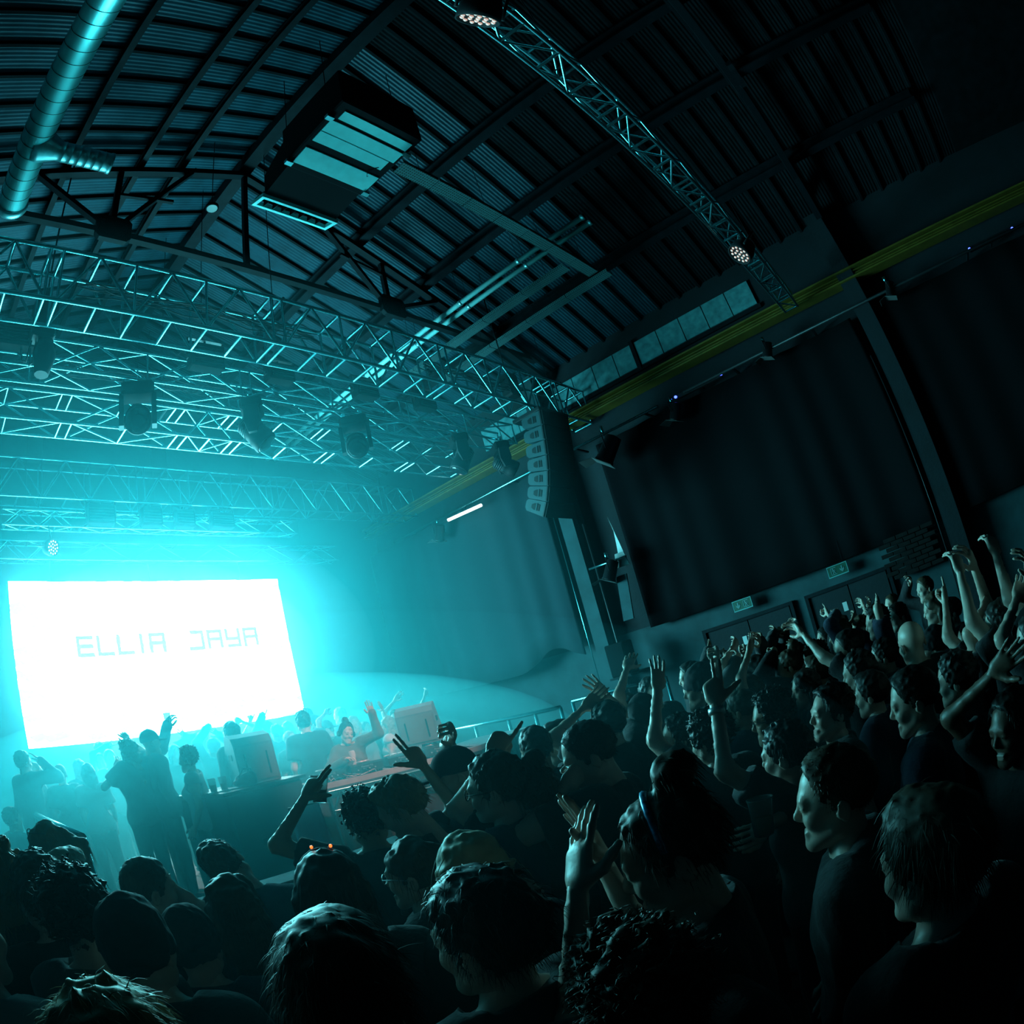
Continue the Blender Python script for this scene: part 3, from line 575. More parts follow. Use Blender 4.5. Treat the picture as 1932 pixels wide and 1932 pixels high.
# ------------------------------------------------------------------ people: bodies grown as one smooth surface
def smin(a, b, k):
    h = np.clip(.5+.5*(b-a)/k, 0, 1); return b+(a-b)*h-k*h*(1-h)
class Field:
    def __init__(s, lo, hi, h):
        s.h = h; s.lo = np.array(lo, float); n = np.maximum(2, np.ceil((np.array(hi, float)-s.lo)/h).astype(int)+1); s.n = n
        s.F = np.full(n, .3, np.float32)
    def sub(s, lo, hi):
        i0 = np.clip(np.floor((np.array(lo)-s.lo)/s.h).astype(int), 0, s.n-1); i1 = np.clip(np.ceil((np.array(hi)-s.lo)/s.h).astype(int)+1, 1, s.n)
        g = [(s.lo[k]+s.h*np.arange(i0[k], i1[k])).astype(np.float32) for k in range(3)]
        return tuple(slice(i0[k], i1[k]) for k in range(3)), g[0][:, None, None], g[1][None, :, None], g[2][None, None, :]
    def cap(s, a, b, ra, rb, k=.03, sy=1., mode='add', m=.07):
        a = np.array(a, float); b = np.array(b, float); R = max(ra, rb)+m
        sl, X, Y, Z = s.sub(np.minimum(a, b)-R, np.maximum(a, b)+R)
        if X.size*Y.size*Z.size == 0: return
        d = (b-a); d2 = d.copy(); d2[1] /= sy; L = float(d2@d2)+1e-9
        px, py, pz = X-a[0], (Y-a[1])/sy, Z-a[2]
        t = np.clip((px*d2[0]+py*d2[1]+pz*d2[2])/L, 0, 1)
        D = np.sqrt((px-t*d2[0])**2+(py-t*d2[1])**2+(pz-t*d2[2])**2)-(ra+(rb-ra)*t)
        s.put(sl, D, k, mode)
    def ell(s, c, r, k=.02, mode='add', m=.06, R=None):
        c = np.array(c, float); r = np.array(r, float); q = float(r.max())+m
        sl, X, Y, Z = s.sub(c-q, c+q); X, Y, Z = X-c[0], Y-c[1], Z-c[2]
        if R is not None: X, Y, Z = X*R[0][0]+Y*R[1][0]+Z*R[2][0], X*R[0][1]+Y*R[1][1]+Z*R[2][1], X*R[0][2]+Y*R[1][2]+Z*R[2][2]
        k0 = np.sqrt((X/r[0])**2+(Y/r[1])**2+(Z/r[2])**2); k1 = np.sqrt((X/r[0]**2)**2+(Y/r[1]**2)**2+(Z/r[2]**2)**2)+1e-6
        s.put(sl, k0*(k0-1)/k1, k, mode)
    def put(s, sl, D, k, mode):
        if mode == 'add': s.F[sl] = smin(s.F[sl], D, k)
        else: s.F[sl] = -smin(-s.F[sl], D, k)
    def cut(s, p, n):            # keep the side the normal points away from
        n = np.array(n, float); n /= np.linalg.norm(n); g = [s.lo[k]+s.h*np.arange(s.n[k]) for k in range(3)]
        D = (g[0][:, None, None]-p[0])*n[0]+(g[1][None, :, None]-p[1])*n[1]+(g[2][None, None, :]-p[2])*n[2]
        s.F = np.maximum(s.F, D.astype(np.float32))
    def noise(s, amp, freq, seed, oct=3):
        rng = np.random.default_rng(seed); g = [s.lo[k]+s.h*np.arange(s.n[k]) for k in range(3)]
        for o in range(oct):
            for _ in range(3):
                d = rng.normal(size=3); d *= freq*(1.8**o)/np.linalg.norm(d); ph = rng.uniform(0, 6, 3)
                s.F += (amp/(1.5**o)/3*np.sin(g[0]*d[0]+ph[0]+2*np.sin(g[0]*d[1]*.7))[:, None, None]*np.sin(g[1]*d[1]+ph[1]+2*np.sin(g[1]*d[2]*.7))[None, :, None]*np.sin(g[2]*d[2]+ph[2]+2*np.sin(g[2]*d[0]*.7))[None, None, :]*2.2).astype(np.float32)
    def mesh(s):
        F = s.F.copy()
        F[0] = F[-1] = .1; F[:, 0] = F[:, -1] = .1; F[:, :, 0] = F[:, :, -1] = .1
        I = F < 0; n = s.n
        cnt = np.zeros(n-1, np.int8)
        for a in (0, 1):
            for b in (0, 1):
                for c in (0, 1): cnt += I[a:n[0]-1+a, b:n[1]-1+b, c:n[2]-1+c]
        act = (cnt > 0) & (cnt < 8); ii = np.argwhere(act)
        idx = np.full(n-1, -1, np.int64); idx[act] = np.arange(len(ii))
        co = [(a, b, c) for a in (0, 1) for b in (0, 1) for c in (0, 1)]
        V = np.stack([F[ii[:, 0]+a, ii[:, 1]+b, ii[:, 2]+c] for a, b, c in co], 1)
        acc = np.zeros((len(ii), 3)); num = np.zeros(len(ii))
        for p in range(8):
            for q in range(p+1, 8):
                A, B = np.array(co[p]), np.array(co[q])
                if np.abs(A-B).sum() != 1: continue
                fa, fb = V[:, p], V[:, q]; x = (fa < 0) != (fb < 0)
                t = np.where(x, fa/np.where(x, fa-fb, 1), 0)
                acc += np.where(x[:, None], A+(B-A)*t[:, None], 0); num += x
        verts = s.lo+s.h*(ii+acc/num[:, None])
        faces = []
        for ax in range(3):
            u, v = (ax+1) % 3, (ax+2) % 3
            sl0 = [slice(None)]*3; sl1 = [slice(None)]*3; sl0[ax] = slice(0, -1); sl1[ax] = slice(1, None)
            x = I[tuple(sl0)] != I[tuple(sl1)]; e = np.argwhere(x)
            e = e[(e[:, u] > 0) & (e[:, v] > 0) & (e[:, u] < n[u]-1) & (e[:, v] < n[v]-1)]
            def cell(du, dv):
                c = e.copy(); c[:, u] += du; c[:, v] += dv; return idx[c[:, 0], c[:, 1], c[:, 2]]
            q = np.stack([cell(-1, -1), cell(0, -1), cell(0, 0), cell(-1, 0)], 1)
            flip = ~I[e[:, 0], e[:, 1], e[:, 2]]; q[flip] = q[flip][:, ::-1]
            faces.append(q[(q >= 0).all(1)])
        return verts.astype(np.float64), np.concatenate(faces)
def fast_mesh(name, verts, faces, mats, midx=None):
    me = bpy.data.meshes.new(name); nv, nf, k = len(verts), len(faces), faces.shape[1]
    me.vertices.add(nv); me.vertices.foreach_set('co', np.asarray(verts, np.float32).ravel())
    me.loops.add(nf*k); me.loops.foreach_set('vertex_index', faces.astype(np.int32).ravel())
    me.polygons.add(nf); me.polygons.foreach_set('loop_start', np.arange(0, nf*k, k, dtype=np.int32))
    me.polygons.foreach_set('use_smooth', np.ones(nf, bool))
    for m in mats: me.materials.append(m)
    if midx is not None: me.polygons.foreach_set('material_index', np.asarray(midx, np.int32))
    me.update(calc_edges=True); return me
def join(parts):
    V, Fc, M, o = [], [], [], 0
    for v, f, m in parts:
        V.append(v); Fc.append(f+o); o += len(v); M.append(np.full(len(f), m) if np.isscalar(m) else m)
    return np.concatenate(V), np.concatenate(Fc), np.concatenate(M)
# ---- head
def build_head(h, fem=False):
    f = Field((-.13, -.14, -.17), (.13, .17, .22), h)
    f.ell((0, -.002, .088), (.074, .096, .088), .02); f.ell((0, .036, .026), (.057, .060, .088), .03)
    j = .9 if fem else 1.
    f.ell((0, .076, -.062), (.022*j, .020, .018), .03)
    for s in (-1, 1):
        f.cap((s*.052*j, .015, -.012), (s*.016, .074, -.053), .022*j, .017, .03); f.ell((s*.038, .070, .018), (.022, .022, .022), .025)
    f.cap((0, -.022, -.16), (0, -.008, .01), .052*(.88 if fem else 1), .052*(.9 if fem else 1), .03)
    f.cap((-.036, .088, .072), (.036, .088, .072), .011, .011, .02)
    for s in (-1, 1): f.ell((s*.033, .110, .050), (.020, .015, .011), .012, 'sub')
    for s in (-1, 1): f.ell((s*.032, .0855, .0505), (.0140, .0135, .0120), .004); f.cap((s*.020, .0945, .0565), (s*.045, .0895, .0565), .0045, .0040, .006)
    f.cap((0, .093, .066), (0, .114, .026), .0070, .0085, .012); f.ell((0, .110, .021), (.011, .010, .008), .008); f.ell((0, .099, .014), (.013, .011, .006), .008)
    f.cap((-.020, .0925, -.021), (.020, .0925, -.021), .0055, .0055, .010); f.cap((-.015, .0925, -.031), (.015, .0925, -.031), .0065, .0065, .010)
    f.cap((-.024, .1005, -.0262), (.024, .1005, -.0262), .0020, .0020, .004, mode='sub')
    for s in (-1, 1):
        R = Matrix.Rotation(s*-.35, 3, 'Z') @ Matrix.Rotation(-.2, 3, 'X')
        f.ell((s*.082, -.010, .036), (.009, .019, .032), .005, R=R); f.ell((s*.091, -.004, .038), (.006, .012, .020), .004, 'sub', R=R); f.ell((s*.080, .004, .030), (.008, .008, .012), .004)
    v, q = f.mesh(); c = v[q].mean(1)
    m = np.zeros(len(q), int)
    m[(np.abs(c[:, 0]) < .019-.5*np.abs(c[:, 2]+.026)) & (np.abs(c[:, 2]+.026) < .010) & (c[:, 1] > .0945)] = 2
    for s in (-1, 1):                                        # irises
        ev = [(s*.031+.0058*math.sin(p_)*math.cos(t_), .0955+.0045*math.cos(p_), .0500+.0058*math.sin(p_)*math.sin(t_)) for p_ in (.05, .7, 1.57) for t_ in [k*math.pi/4 for k in range(8)]]
        eq = [(r_*8+k, r_*8+(k+1) % 8, r_*8+8+(k+1) % 8, r_*8+8+k) for r_ in range(2) for k in range(8)]
        q = np.concatenate([q, np.array(eq)+len(v)]); v = np.concatenate([v, np.array(ev)]); m = np.concatenate([m, np.ones(len(eq), int)])
    return v, q, m
# ---- hair, in head space
def strands(v, q, n, seed, length, width, flow, lift=.25, wave=0.):
    rng = np.random.default_rng(seed); c = v[q].mean(1); nn = np.cross(v[q[:, 1]]-v[q[:, 0]], v[q[:, 3]]-v[q[:, 0]]); nn /= np.linalg.norm(nn, axis=1)[:, None]+1e-9
    pick = rng.choice(len(q), n); V = []; Fc = []; k = 5
    for i in pick:
        p = c[i].copy(); d = nn[i]*lift+flow(c[i])+rng.normal(size=3)*.22; d /= np.linalg.norm(d)
        side = np.cross(d, nn[i]); side /= np.linalg.norm(side)+1e-9; L = length*rng.uniform(.5, 1.15); o = len(V); ph = rng.uniform(0, 6)
        for s in range(k):
            w = width*(1-.8*s/(k-1)); V += [p-side*w, p+side*w]
            d = d+np.array([0, 0, -.22])*(1 if lift < .6 else .3)+wave*np.array([math.sin(ph+s*1.9), math.cos(ph*1.3+s*2.1), math.sin(ph*.7+s*1.7)]); d /= np.linalg.norm(d); p = p+d*L/k
        for s in range(k-1): Fc.append((o+2*s, o+2*s+1, o+2*s+3, o+2*s+2))
    return np.array(V), np.array(Fc)
def build_hair(kind, h, seed, st=0):
    f = Field((-.24, -.26, -.5), (.24, .24, .34), h) if kind in ('long', 'bob', 'pony', 'wavy', 'hood') else Field((-.17, -.18, -.10), (.17, .24, .34), h)
    back = np.array([0, -.5, -.75])
    flow = lambda p: np.array([p[0]*3, (p[1])*2.0-.1, -.6])
    if kind in ('short', 'crop', 'quiff', 'fade', 'messy', 'parted'):
        t = {'crop': .008, 'fade': .006, 'short': .016, 'quiff': .016, 'messy': .022, 'parted': .02}[kind]
        f.ell((0, -.006, .088), (.075+t*.75, .097+t, .089+t), .01)
        if kind in ('quiff', 'parted'): f.ell((.012 if kind == 'parted' else 0, .05, .155), (.055, .045, .034), .03)
        if kind == 'fade': f.ell((0, .01, .125), (.070, .085, .065), .02)
        f.cut((0, .085, .125), (0, .80, -.52)); f.cut((0, -.03, -.012 if kind != 'fade' else .01), (0, -.2, -1)); f.cut((0, .028, .03), (0, .9, -.35))
        f.noise({'crop': .004, 'fade': .004, 'short': .007, 'quiff': .008, 'messy': .008, 'parted': .004}[kind], 120, seed)
    elif kind == 'curly':
        f.ell((0, -.004, .098), (.096, .112, .108), .01); f.cut((0, .082, .118), (0, .80, -.52)); f.cut((0, -.03, 0), (0, -.2, -1)); f.cut((0, .03, .03), (0, .9, -.3)); f.noise(.022, 175, seed, 2)
    elif kind == 'bun':
        f.ell((0, -.004, .09), (.083, .105, .097), .01); f.cut((0, .082, .118), (0, .80, -.52)); f.cut((0, -.03, -.01), (0, -.2, -1)); f.cut((0, .035, .03), (0, .9, -.3)); f.noise(.005, 140, seed); f.ell((0, -.06, .205), (.045, .045, .04), .02); f.noise(.004, 190, seed+1, 1)
    elif kind in ('long', 'wavy', 'bob', 'pony'):
        f.ell((0, -.008, .09), (.088, .107, .100), .01)
        if kind == 'pony':
            f.cut((0, .082, .118), (0, .80, -.52)); f.cut((0, -.02, -.02), (0, -.2, -1)); f.cap((0, -.10, .11), (0, -.165, .06), .03, .036, .03); f.cap((0, -.165, .06), (0, -.15, -.22), .036, .018, .03)
        else:
            zl = -.16 if kind == 'bob' else -.34
            f.cap((0, -.05, .03), (0, -.075, zl), .082, .072, .05, sy=.62)
            for s in (-1, 1): f.cap((s*.072, -.02, .06), (s*.085, -.015, zl+.04), .030, .026, .03)
            f.ell((0, .115, .02), (.066, .075, .115), .02, 'sub'); f.ell((0, .09, -.12), (.07, .085, .13), .03, 'sub')
        f.noise(.008 if kind != 'wavy' else .02, 75, seed, 2)
        flow = lambda p: np.array([p[0]*1.2, p[1]*.8-.15, -1.0])
    elif kind == 'cap':
        f.ell((0, .0, .085), (.088, .108, .098), .01); f.cut((0, 0, .062), (0, .12, -1)); f.ell((0, .135, .066), (.075, .085, .010), .012); f.ell((0, 0, .183), (.012, .012, .008), .004)
    elif kind == 'beanie':
        f.ell((0, -.012, .098), (.090, .108, .110), .01); f.cut((0, .0, .05), (0, .30, -1)); f.cap((-.0, 0, .06), (0, 0, .061), .094, .094, .006, sy=1.15); f.cut((0, .0, .035), (0, .30, -1)); f.noise(.004, 100, seed)
    elif kind == 'hood':
        f.ell((0, -.02, .08), (.105, .12, .115), .01); f.cap((0, -.03, .0), (0, -.04, -.14), .10, .13, .05); f.ell((0, .13, .03), (.075, .11, .12), .02, 'sub'); f.noise(.008, 40, seed)
    v, q = f.mesh()
    if st:
        L, w, lift, wave = {'curly': (.045, .0012, .9, .9), 'messy': (.05, .0010, .45, .25), 'short': (.035, .0010, .35, .1), 'quiff': (.04, .0014, .4, .1), 'parted': (.055, .0010, .25, .08), 'crop': (.014, .0012, .6, .1), 'fade': (.012, .0011, .6, .1), 'long': (.17, .0016, .12, .05), 'wavy': (.16, .0018, .18, .35), 'bob': (.12, .0016, .15, .1), 'pony': (.10, .0014, .12, .08), 'bun': (.05, .0013, .2, .15)}.get(kind, (.03, .0013, .3, .1))
        sv, sq = strands(v, q, st, seed, L, w, flow, lift, wave)
        q = np.concatenate([q, sq+len(v)]); v = np.concatenate([v, sv])
    return v, q
# ---- hands: right hand, wrist at origin, fingers +Z, palm +Y, thumb -X
HP = {'open': ((.1, .1, .05), (-.16, -.04, .07, .2), (.1, .0)), 'flat': ((.12, .1, .08), (-.05, -.015, .02, .06), (.25, .1)), 'relax': ((.45, .6, .35), (-.08, -.02, .04, .1), (.3, .3)),
      'fist': ((1.5, 1.6, 1.0), (-.03, 0, .02, .05), (.8, .9)), 'point': ((1.45, 1.6, 1.0), (-.05, 0, .02, .05), (.7, .7)), 'two': ((1.45, 1.6, 1.0), (-.14, .1, .02, .05), (.8, .8)), 'cup': ((.75, .75, .45), (-.06, -.01, .03, .08), (.55, .3)), 'gun': ((1.45, 1.6, 1.0), (-.05, 0, .02, .05), (-.35, -.1)), 'horns': ((1.4, 1.6, 1.0), (-.12, 0, .02, .18), (.8, .8))}
def build_hand(pose, h):
    cur, spr, th = HP[pose]
    f = Field((-.12, -.10, -.07), (.11, .13, .22), h)
    f.cap((0, 0, -.05), (0, 0, .012), .019, .025, .02, sy=.8); f.cap((-.020, 0, .03), (-.022, 0, .075), .020, .019, .02, sy=.75); f.cap((.018, 0, .03), (.022, 0, .070), .020, .018, .02, sy=.75); f.cap((0, .002, .025), (0, 0, .08), .022, .02, .02, sy=.7)
    for i, (x, z, L) in enumerate(((-.033, .086, (.040, .025, .019)), (-.011, .092, (.044, .029, .020)), (.011, .088, (.041, .027, .020)), (.031, .077, (.032, .020, .018)))):
        cc = cur
        if pose in ('point', 'gun') and i == 0: cc = (.05, .06, .05)
        if pose == 'two' and i < 2: cc = (.05, .06, .05)
        if pose == 'horns' and i in (0, 3): cc = (.05, .06, .05)
        if pose == 'gun' and i == 1: cc = (.1, .1, .1)
        p = np.array([x, 0, z-.012]); a = 0.; r = .0092-.0006*i
        for k in range(3):
            a += cc[k]; d = np.array([math.sin(spr[i])*math.cos(a), math.sin(a), math.cos(spr[i])*math.cos(a)]); q2 = p+d*(L[k]+(.012 if k == 0 else 0))
            f.cap(p, q2, r, r*.92, .006); p = q2; r *= .93
    p = np.array([-.022, .004, .018]); a, b = th
    for k, (L, r0, r1) in enumerate(((.042, .017, .013), (.032, .0115, .0105), (.026, .0105, .0085))):
        an = (.95 if k == 0 else .62)-(a if k else 0)*.9-(b if k == 2 else 0)*.7
        d = np.array([-math.sin(an), .32+a*.5, math.cos(an)]); d /= np.linalg.norm(d); q2 = p+d*L; f.cap(p, q2, r0, r1, .009); p = q2
    v, q = f.mesh(); return v, q
HEADS, HAIRS, HANDS = {}, {}, {}
def get(cache, key, fn):
    if key not in cache: cache[key] = fn()
    return cache[key]
SK = {'light': mat('skin_light', (.66, .46, .38), .42, bump=.04, bscale=90), 'tan': mat('skin_tan', (.48, .31, .23), .42, bump=.04, bscale=90), 'dark': mat('skin_dark', (.14, .08, .055), .45, bump=.04, bscale=90)}
EYE = mat('eye', (.03, .025, .02), .15); LIP = mat('lip', (.55, .34, .29), .45); SHOE = mat('shoe', (.02, .02, .022), .6)
HC_ = {'dark': mat('hair_dark', (.018, .014, .012), .5, spec=.4), 'brown': mat('hair_brown', (.07, .042, .026), .5, spec=.4), 'fair': mat('hair_fair', (.28, .19, .11), .52, spec=.4), 'blonde': mat('hair_blonde', (.5, .38, .24), .52, spec=.4), 'grey': mat('hair_grey', (.25, .24, .23), .4), 'black_cap': mat('cap_cloth', (.03, .032, .036), .85), 'white_cap': mat('cap_pale', (.5, .5, .5), .85)}
CL = {k: mat('cloth_'+k, c, .88, bump=.25, bscale=28, sheen=.15) for k, c in {'black': (.016, .017, .02), 'navy': (.02, .03, .06), 'grey': (.09, .095, .10), 'white': (.6, .6, .6), 'pale': (.35, .37, .38), 'blue': (.08, .16, .32), 'green': (.05, .09, .06), 'red': (.2, .04, .035), 'denim': (.10, .15, .25), 'brown': (.10, .07, .05), 'leather': (.16, .10, .07)}.items()}
def rotz(a): return np.array([[math.cos(a), -math.sin(a), 0], [math.sin(a), math.cos(a), 0], [0, 0, 1.]])
def ik(sh, tgt, l1, l2, hint):
    d = tgt-sh; L = np.linalg.norm(d); mx = (l1+l2)*.985
    if L > mx: d *= mx/L; L = mx; tgt = sh+d
    if L < .12: L = .12
    u = d/np.linalg.norm(d); a = (l1*l1-l2*l2+L*L)/(2*L); hh = math.sqrt(max(1e-6, l1*l1-a*a))
    w = hint-u*(hint@u); w /= np.linalg.norm(w)+1e-9
    return sh+u*a+w*hh, tgt
NP = []
def person(label, px, py, d, floor=0., face=None, head=(0, 0, 0), hair='short', hcol='dark', skin='light', top='black', style='tee', legs='black', L=None, R=None, fem=False, lod=1, group=None, seed=None, lean=(0, 0), hseed=0, build=1., strand=None, smin_h=.88, smax_h=1.12):
    """px,py: centre of the head in the photograph, d: distance. L/R: (px,py,dd,pose[,palm]) hand targets."""
    v = ray(px, py); d0 = d
    sc = (HC+d*v[2]-floor)/1.645
    sc_c = min(max(sc, smin_h), smax_h)
    if sc_c != sc and abs(v[2]) > .02: d = (sc_c*1.645+floor-HC)/v[2]; d = min(max(d, d0*.8), d0*1.25); sc = (HC+d*v[2]-floor)/1.645
    P = np.array([v[0]*d, v[1]*d, HC+d*v[2]])
    NP.append((label, round(d0, 2), round(d, 2), round(sc*1.75, 2)))
    yaw = math.atan2(-(4.2-P[0]), (6.2-P[1])) if face is None else math.radians(face)     # rotation of +Y towards the stage
    Rz = rotz(yaw); hw = .155 if fem else .178; hw *= build
    lx, ly = lean; off = np.array([lx, ly, 0.])              # head offset from feet, local metres
    origin = np.array([P[0], P[1], floor])-Rz @ (np.array([lx*sc, ly*sc+.01*sc, 0]))
    loc = lambda W: (Rz.T @ (np.array(W)-origin))/sc
    up = lambda z: off*min(1, max(0, (z-.9)/.7))
    A = lambda x, y, z: np.array([x, y, z])+up(z)
    arms = []
    for s, T in ((1, R), (-1, L)):
        sh = A(s*hw, -.01, 1.405)
        if T is None: el, wr, pose, palm = A(s*(hw+.06), -.03, 1.13), A(s*(hw+.05), .10, .90), 'relax', np.array([-s*1., .1, 0])
        else:
            W = at(T[0], T[1], d=d+T[2]); tg = loc(W); pose = T[3]; palm = np.array(T[4]) if len(T) > 4 else np.array([0, 1., 0])
            if tg[2] > 1.45: sh = sh+np.array([-s*.02, 0, .045])
            hint = np.array(T[5], float) if len(T) > 5 else np.array([s*.75, .15, -.7])
            el, wr = ik(sh, tg, .30, .325, hint); wr = el+(wr-el)*(.265/.325)      # aim the palm, wrist a little short of it
        arms.append((s, sh, el, wr, pose, palm))
    hi = lod == 2; vb = .024 if hi else (.027 if lod == 1 else .033); grow = .002 if hi else .006
    ex = [a[2] for a in arms]+[a[3] for a in arms]; lo = np.minimum(np.min(ex, 0)-.1, (-.36, -.32, -.03)); hb = np.maximum(np.max(ex, 0)+.1, (.36, .36, 1.62)); lo[2] = -.03
    lo[:2] -= np.abs(off[:2])*.2; hb[:2] += np.abs(off[:2])*.4
    def torso(f, g, arm_to=1., legs_on=True, neck=True):
        b = build
        f.cap(A(-.07, 0, .94), A(.07, 0, .94), .122*b+g, .122*b+g, .05, sy=.82); wv = .012 if fem else .042
        for s in (-1, 1): f.cap(A(s*wv, 0, 1.0), A(s*wv, 0, 1.22), .122*b+g, .122*b+g, .06, sy=.78); f.cap(A(s*.03, -.018, 1.468), A(s*(hw-.02), -.014, 1.412), .040+g, .046+g, .04)
        f.cap(A(-.065, 0, 1.28), A(.065, 0, 1.28), .124*b+g, .124*b+g, .05, sy=.78); f.cap(A(-hw+.03, -.012, 1.395), A(hw-.03, -.012, 1.395), .058+g, .058+g, .05)
        f.cap(A(0, -.015, 1.36), A(0, -.012, 1.455), .080+g, .056+g, .04)
        if fem:
            for s in (-1, 1): f.ell(A(s*.065, .085, 1.26), np.array((.062, .055, .06))+g, .03)
        if neck: f.cap(A(0, -.012, 1.44), A(0, -.0, 1.56), .054, .052, .02)
        for s, sh, el, wr, pose, palm in arms:
            if arm_to >= 1.: f.cap(sh, el, .056*b+g, .043*b+g, .03); f.cap(el, wr+(wr-el)*.06, .042*b+g, .029+g*1.2, .025)
            else: f.cap(sh, sh+(el-sh)*arm_to, .056*b+g*1.2, (.056-.013*arm_to)*b+g*1.5, .03)
    def legs_(f, g):
        f.cap(A(-.07, 0, .94), A(.07, 0, .94), .122+g, .122+g, .05, sy=.82)
        for s in (-1, 1): f.cap(A(s*.088, 0, .90), np.array((s*.10, .02, .50)), .088+g, .060+g, .03); f.cap((s*.10, .02, .50), (s*.10, -.01, .09), .058+g, .040+g*1.8, .03)
    root = empty('person', tuple(origin), yaw, label, 'person', group); root.scale = (sc, sc, sc)
    # body
    f = Field(lo, hb, vb); torso(f, -.004 if style != 'none' else 0); legs_(f, -.006)
    for s in (-1, 1): f.cap((s*.10, -.03, .045), (s*.11, .17, .03), .042, .036, .03)
    bv, bq = f.mesh()
    hv_, hq_, hm_ = get(HEADS, (lod, fem), lambda: build_head({2: .0068, 1: .0095, 0: .012}[lod], fem))
    Hr = np.array(Matrix.Rotation(math.radians(head[0]), 3, 'Z') @ Matrix.Rotation(math.radians(head[1]), 3, 'X') @ Matrix.Rotation(math.radians(head[2]), 3, 'Y'))
    hp = A(0, 0, 1.56); parts = [(bv, bq, 0), (hv_ @ Hr.T+hp, hq_, hm_)]
    for s, sh, el, wr, pose, palm in arms:
        hl = lod if pose != 'relax' or wr[2] > 1.1 else 0
        nv_, nq_ = get(HANDS, (pose, hl), lambda: build_hand(pose, {2: .0062, 1: .0076, 0: .009}[hl]))
        z = (wr-el)/np.linalg.norm(wr-el); y_ = palm-z*(palm@z); y_ = y_/np.linalg.norm(y_) if np.linalg.norm(y_) > .05 else np.cross(z, [1, 0, 0]); x_ = np.cross(y_, z)
        hv2 = nv_.copy(); hq2 = nq_
        if s < 0: hv2[:, 0] *= -1; hq2 = nq_[:, ::-1]
        parts.append((hv2 @ np.stack([x_, y_, z])*1.02+wr, hq2, 0))
    V, Q, M = join(parts); M[V[Q].mean(1)[:, 2] < .085] = 3; me = fast_mesh('body', V, Q, [SK[skin], EYE, LIP, SHOE], M)
    o = bpy.data.objects.new('body', me); C.objects.link(o); o.parent = root
    # top
    if style != 'none':
        g = .018+grow; f = Field(lo-.03, hb+.03, .021 if hi else (.026 if lod == 1 else .033))
        torso(f, g, 1. if style in ('long', 'hood') else (.72 if style == 'tee' else .2), neck=False)
        f.noise(.006, 22, (seed or 1)+abs(int(px)), 2)
        if style in ('tee', 'tank'):
            for s, sh, el, wr, pose, palm in arms:
                dd_ = el-sh; n_ = dd_/np.linalg.norm(dd_); pc = sh+dd_*(.70 if style == 'tee' else .18)
                sl, X, Y, Z = f.sub(pc-.11, pc+.11)
                D = (X-pc[0])*n_[0]+(Y-pc[1])*n_[1]+(Z-pc[2])*n_[2]; Bd = np.sqrt((X-pc[0])**2+(Y-pc[1])**2+(Z-pc[2])**2)
                f.F[sl] = np.where(Bd < .10, np.maximum(f.F[sl], D), f.F[sl])
        f.cut((0, 0, .83), (0, 0, -1))
        nk = A(0, .0, 1.485); sl, X, Y, Z = f.sub(nk-.13, nk+.20)
        D = ((Y-nk[1])*.30+(Z-(nk[2]-(.012 if style != 'tank' else .05)))); Rd = np.sqrt((X-nk[0])**2+(Y-nk[1])**2)+0*Z
        f.F[sl] = np.where(Rd < (.10 if style != 'tank' else .12), np.maximum(f.F[sl], D), f.F[sl])
        if style == 'hood': f.cap(A(-.06, -.07, 1.46), A(.06, -.07, 1.46), .055, .055, .03)
        tv, tq = f.mesh(); me = fast_mesh('top', tv, tq, [CL[top]])
        o = bpy.data.objects.new('jacket' if style == 'long' else ('hoodie' if style == 'hood' else 'shirt'), me); C.objects.link(o); o.parent = root
    f = Field((-.28, -.25, .02), (.28, .25, 1.1), .042 if hi else .045); legs_(f, .014); f.cut(A(0, 0, .96), (0, 0, 1)); f.cut((0, 0, .07), (0, 0, -1))
    tv, tq = f.mesh(); me = fast_mesh('trousers', tv, tq, [CL[legs]]); o = bpy.data.objects.new('trousers', me); C.objects.link(o); o.parent = root
    # hair
    if hair:
        nst = (strand if strand is not None else {2: 520, 1: 100, 0: 0}[lod]) if hair not in ('cap', 'beanie', 'hood') else 0
        key = (hair, lod, hseed, nst)
        hm = get(HAIRS, key, lambda: build_hair(hair, {2: .0078, 1: .010, 0: .013}[lod], 11+hseed*7, nst))
        me = get(HAIRS, key+(hcol,), lambda: fast_mesh('hair', hm[0], hm[1], [HC_[hcol]]))
        o = bpy.data.objects.new({'cap': 'cap', 'beanie': 'beanie', 'hood': 'hood'}.get(hair, 'hair'), me); C.objects.link(o); o.parent = root
        o.location = Vector(hp); o.rotation_euler = Matrix(Hr.tolist()).to_euler()
    root['_hp'] = 0; del root['_hp']
    return root, dict(hp=hp, Hr=Hr, arms=arms, sc=sc, origin=origin, Rz=Rz)
def part_on(root, o):
    o.parent = root; return o
# ------------------------------------------------------------------ rails, booth and stage gear
def rail(label, pts, posts, z0, r=.028):
    t = empty('guard_rail', (0, 0, 0), label=label, cat='railing')
    tube('top_rail', pts, r, ALU, t, 10)
    mid = [Vector(p)-Vector((0, 0, .5)) for p in pts]; tube('mid_rail', mid, r*.8, ALU, t, 8)
    for p_ in posts: tube('post', [p_, (p_[0], p_[1], z0)], r*.9, ALU, t, 8)
    return t
rl = rail('squared metal handrail with a post at the left stage corner', [(.66, 4.02, 1.63), (.66, 6.6, 1.63)], [(.66, 4.02, 1.63), (.66, 5.3, 1.63), (.66, 6.6, 1.63)], STZ, .034)
rail('bright metal guard rail on the right stage edge', [(6.36, 4.75, 1.63), (6.36, 7.4, 1.63)], [(6.36, y_, 1.63) for y_ in (4.75, 5.15, 5.6, 6.2, 6.8, 7.4)], STZ, .026)
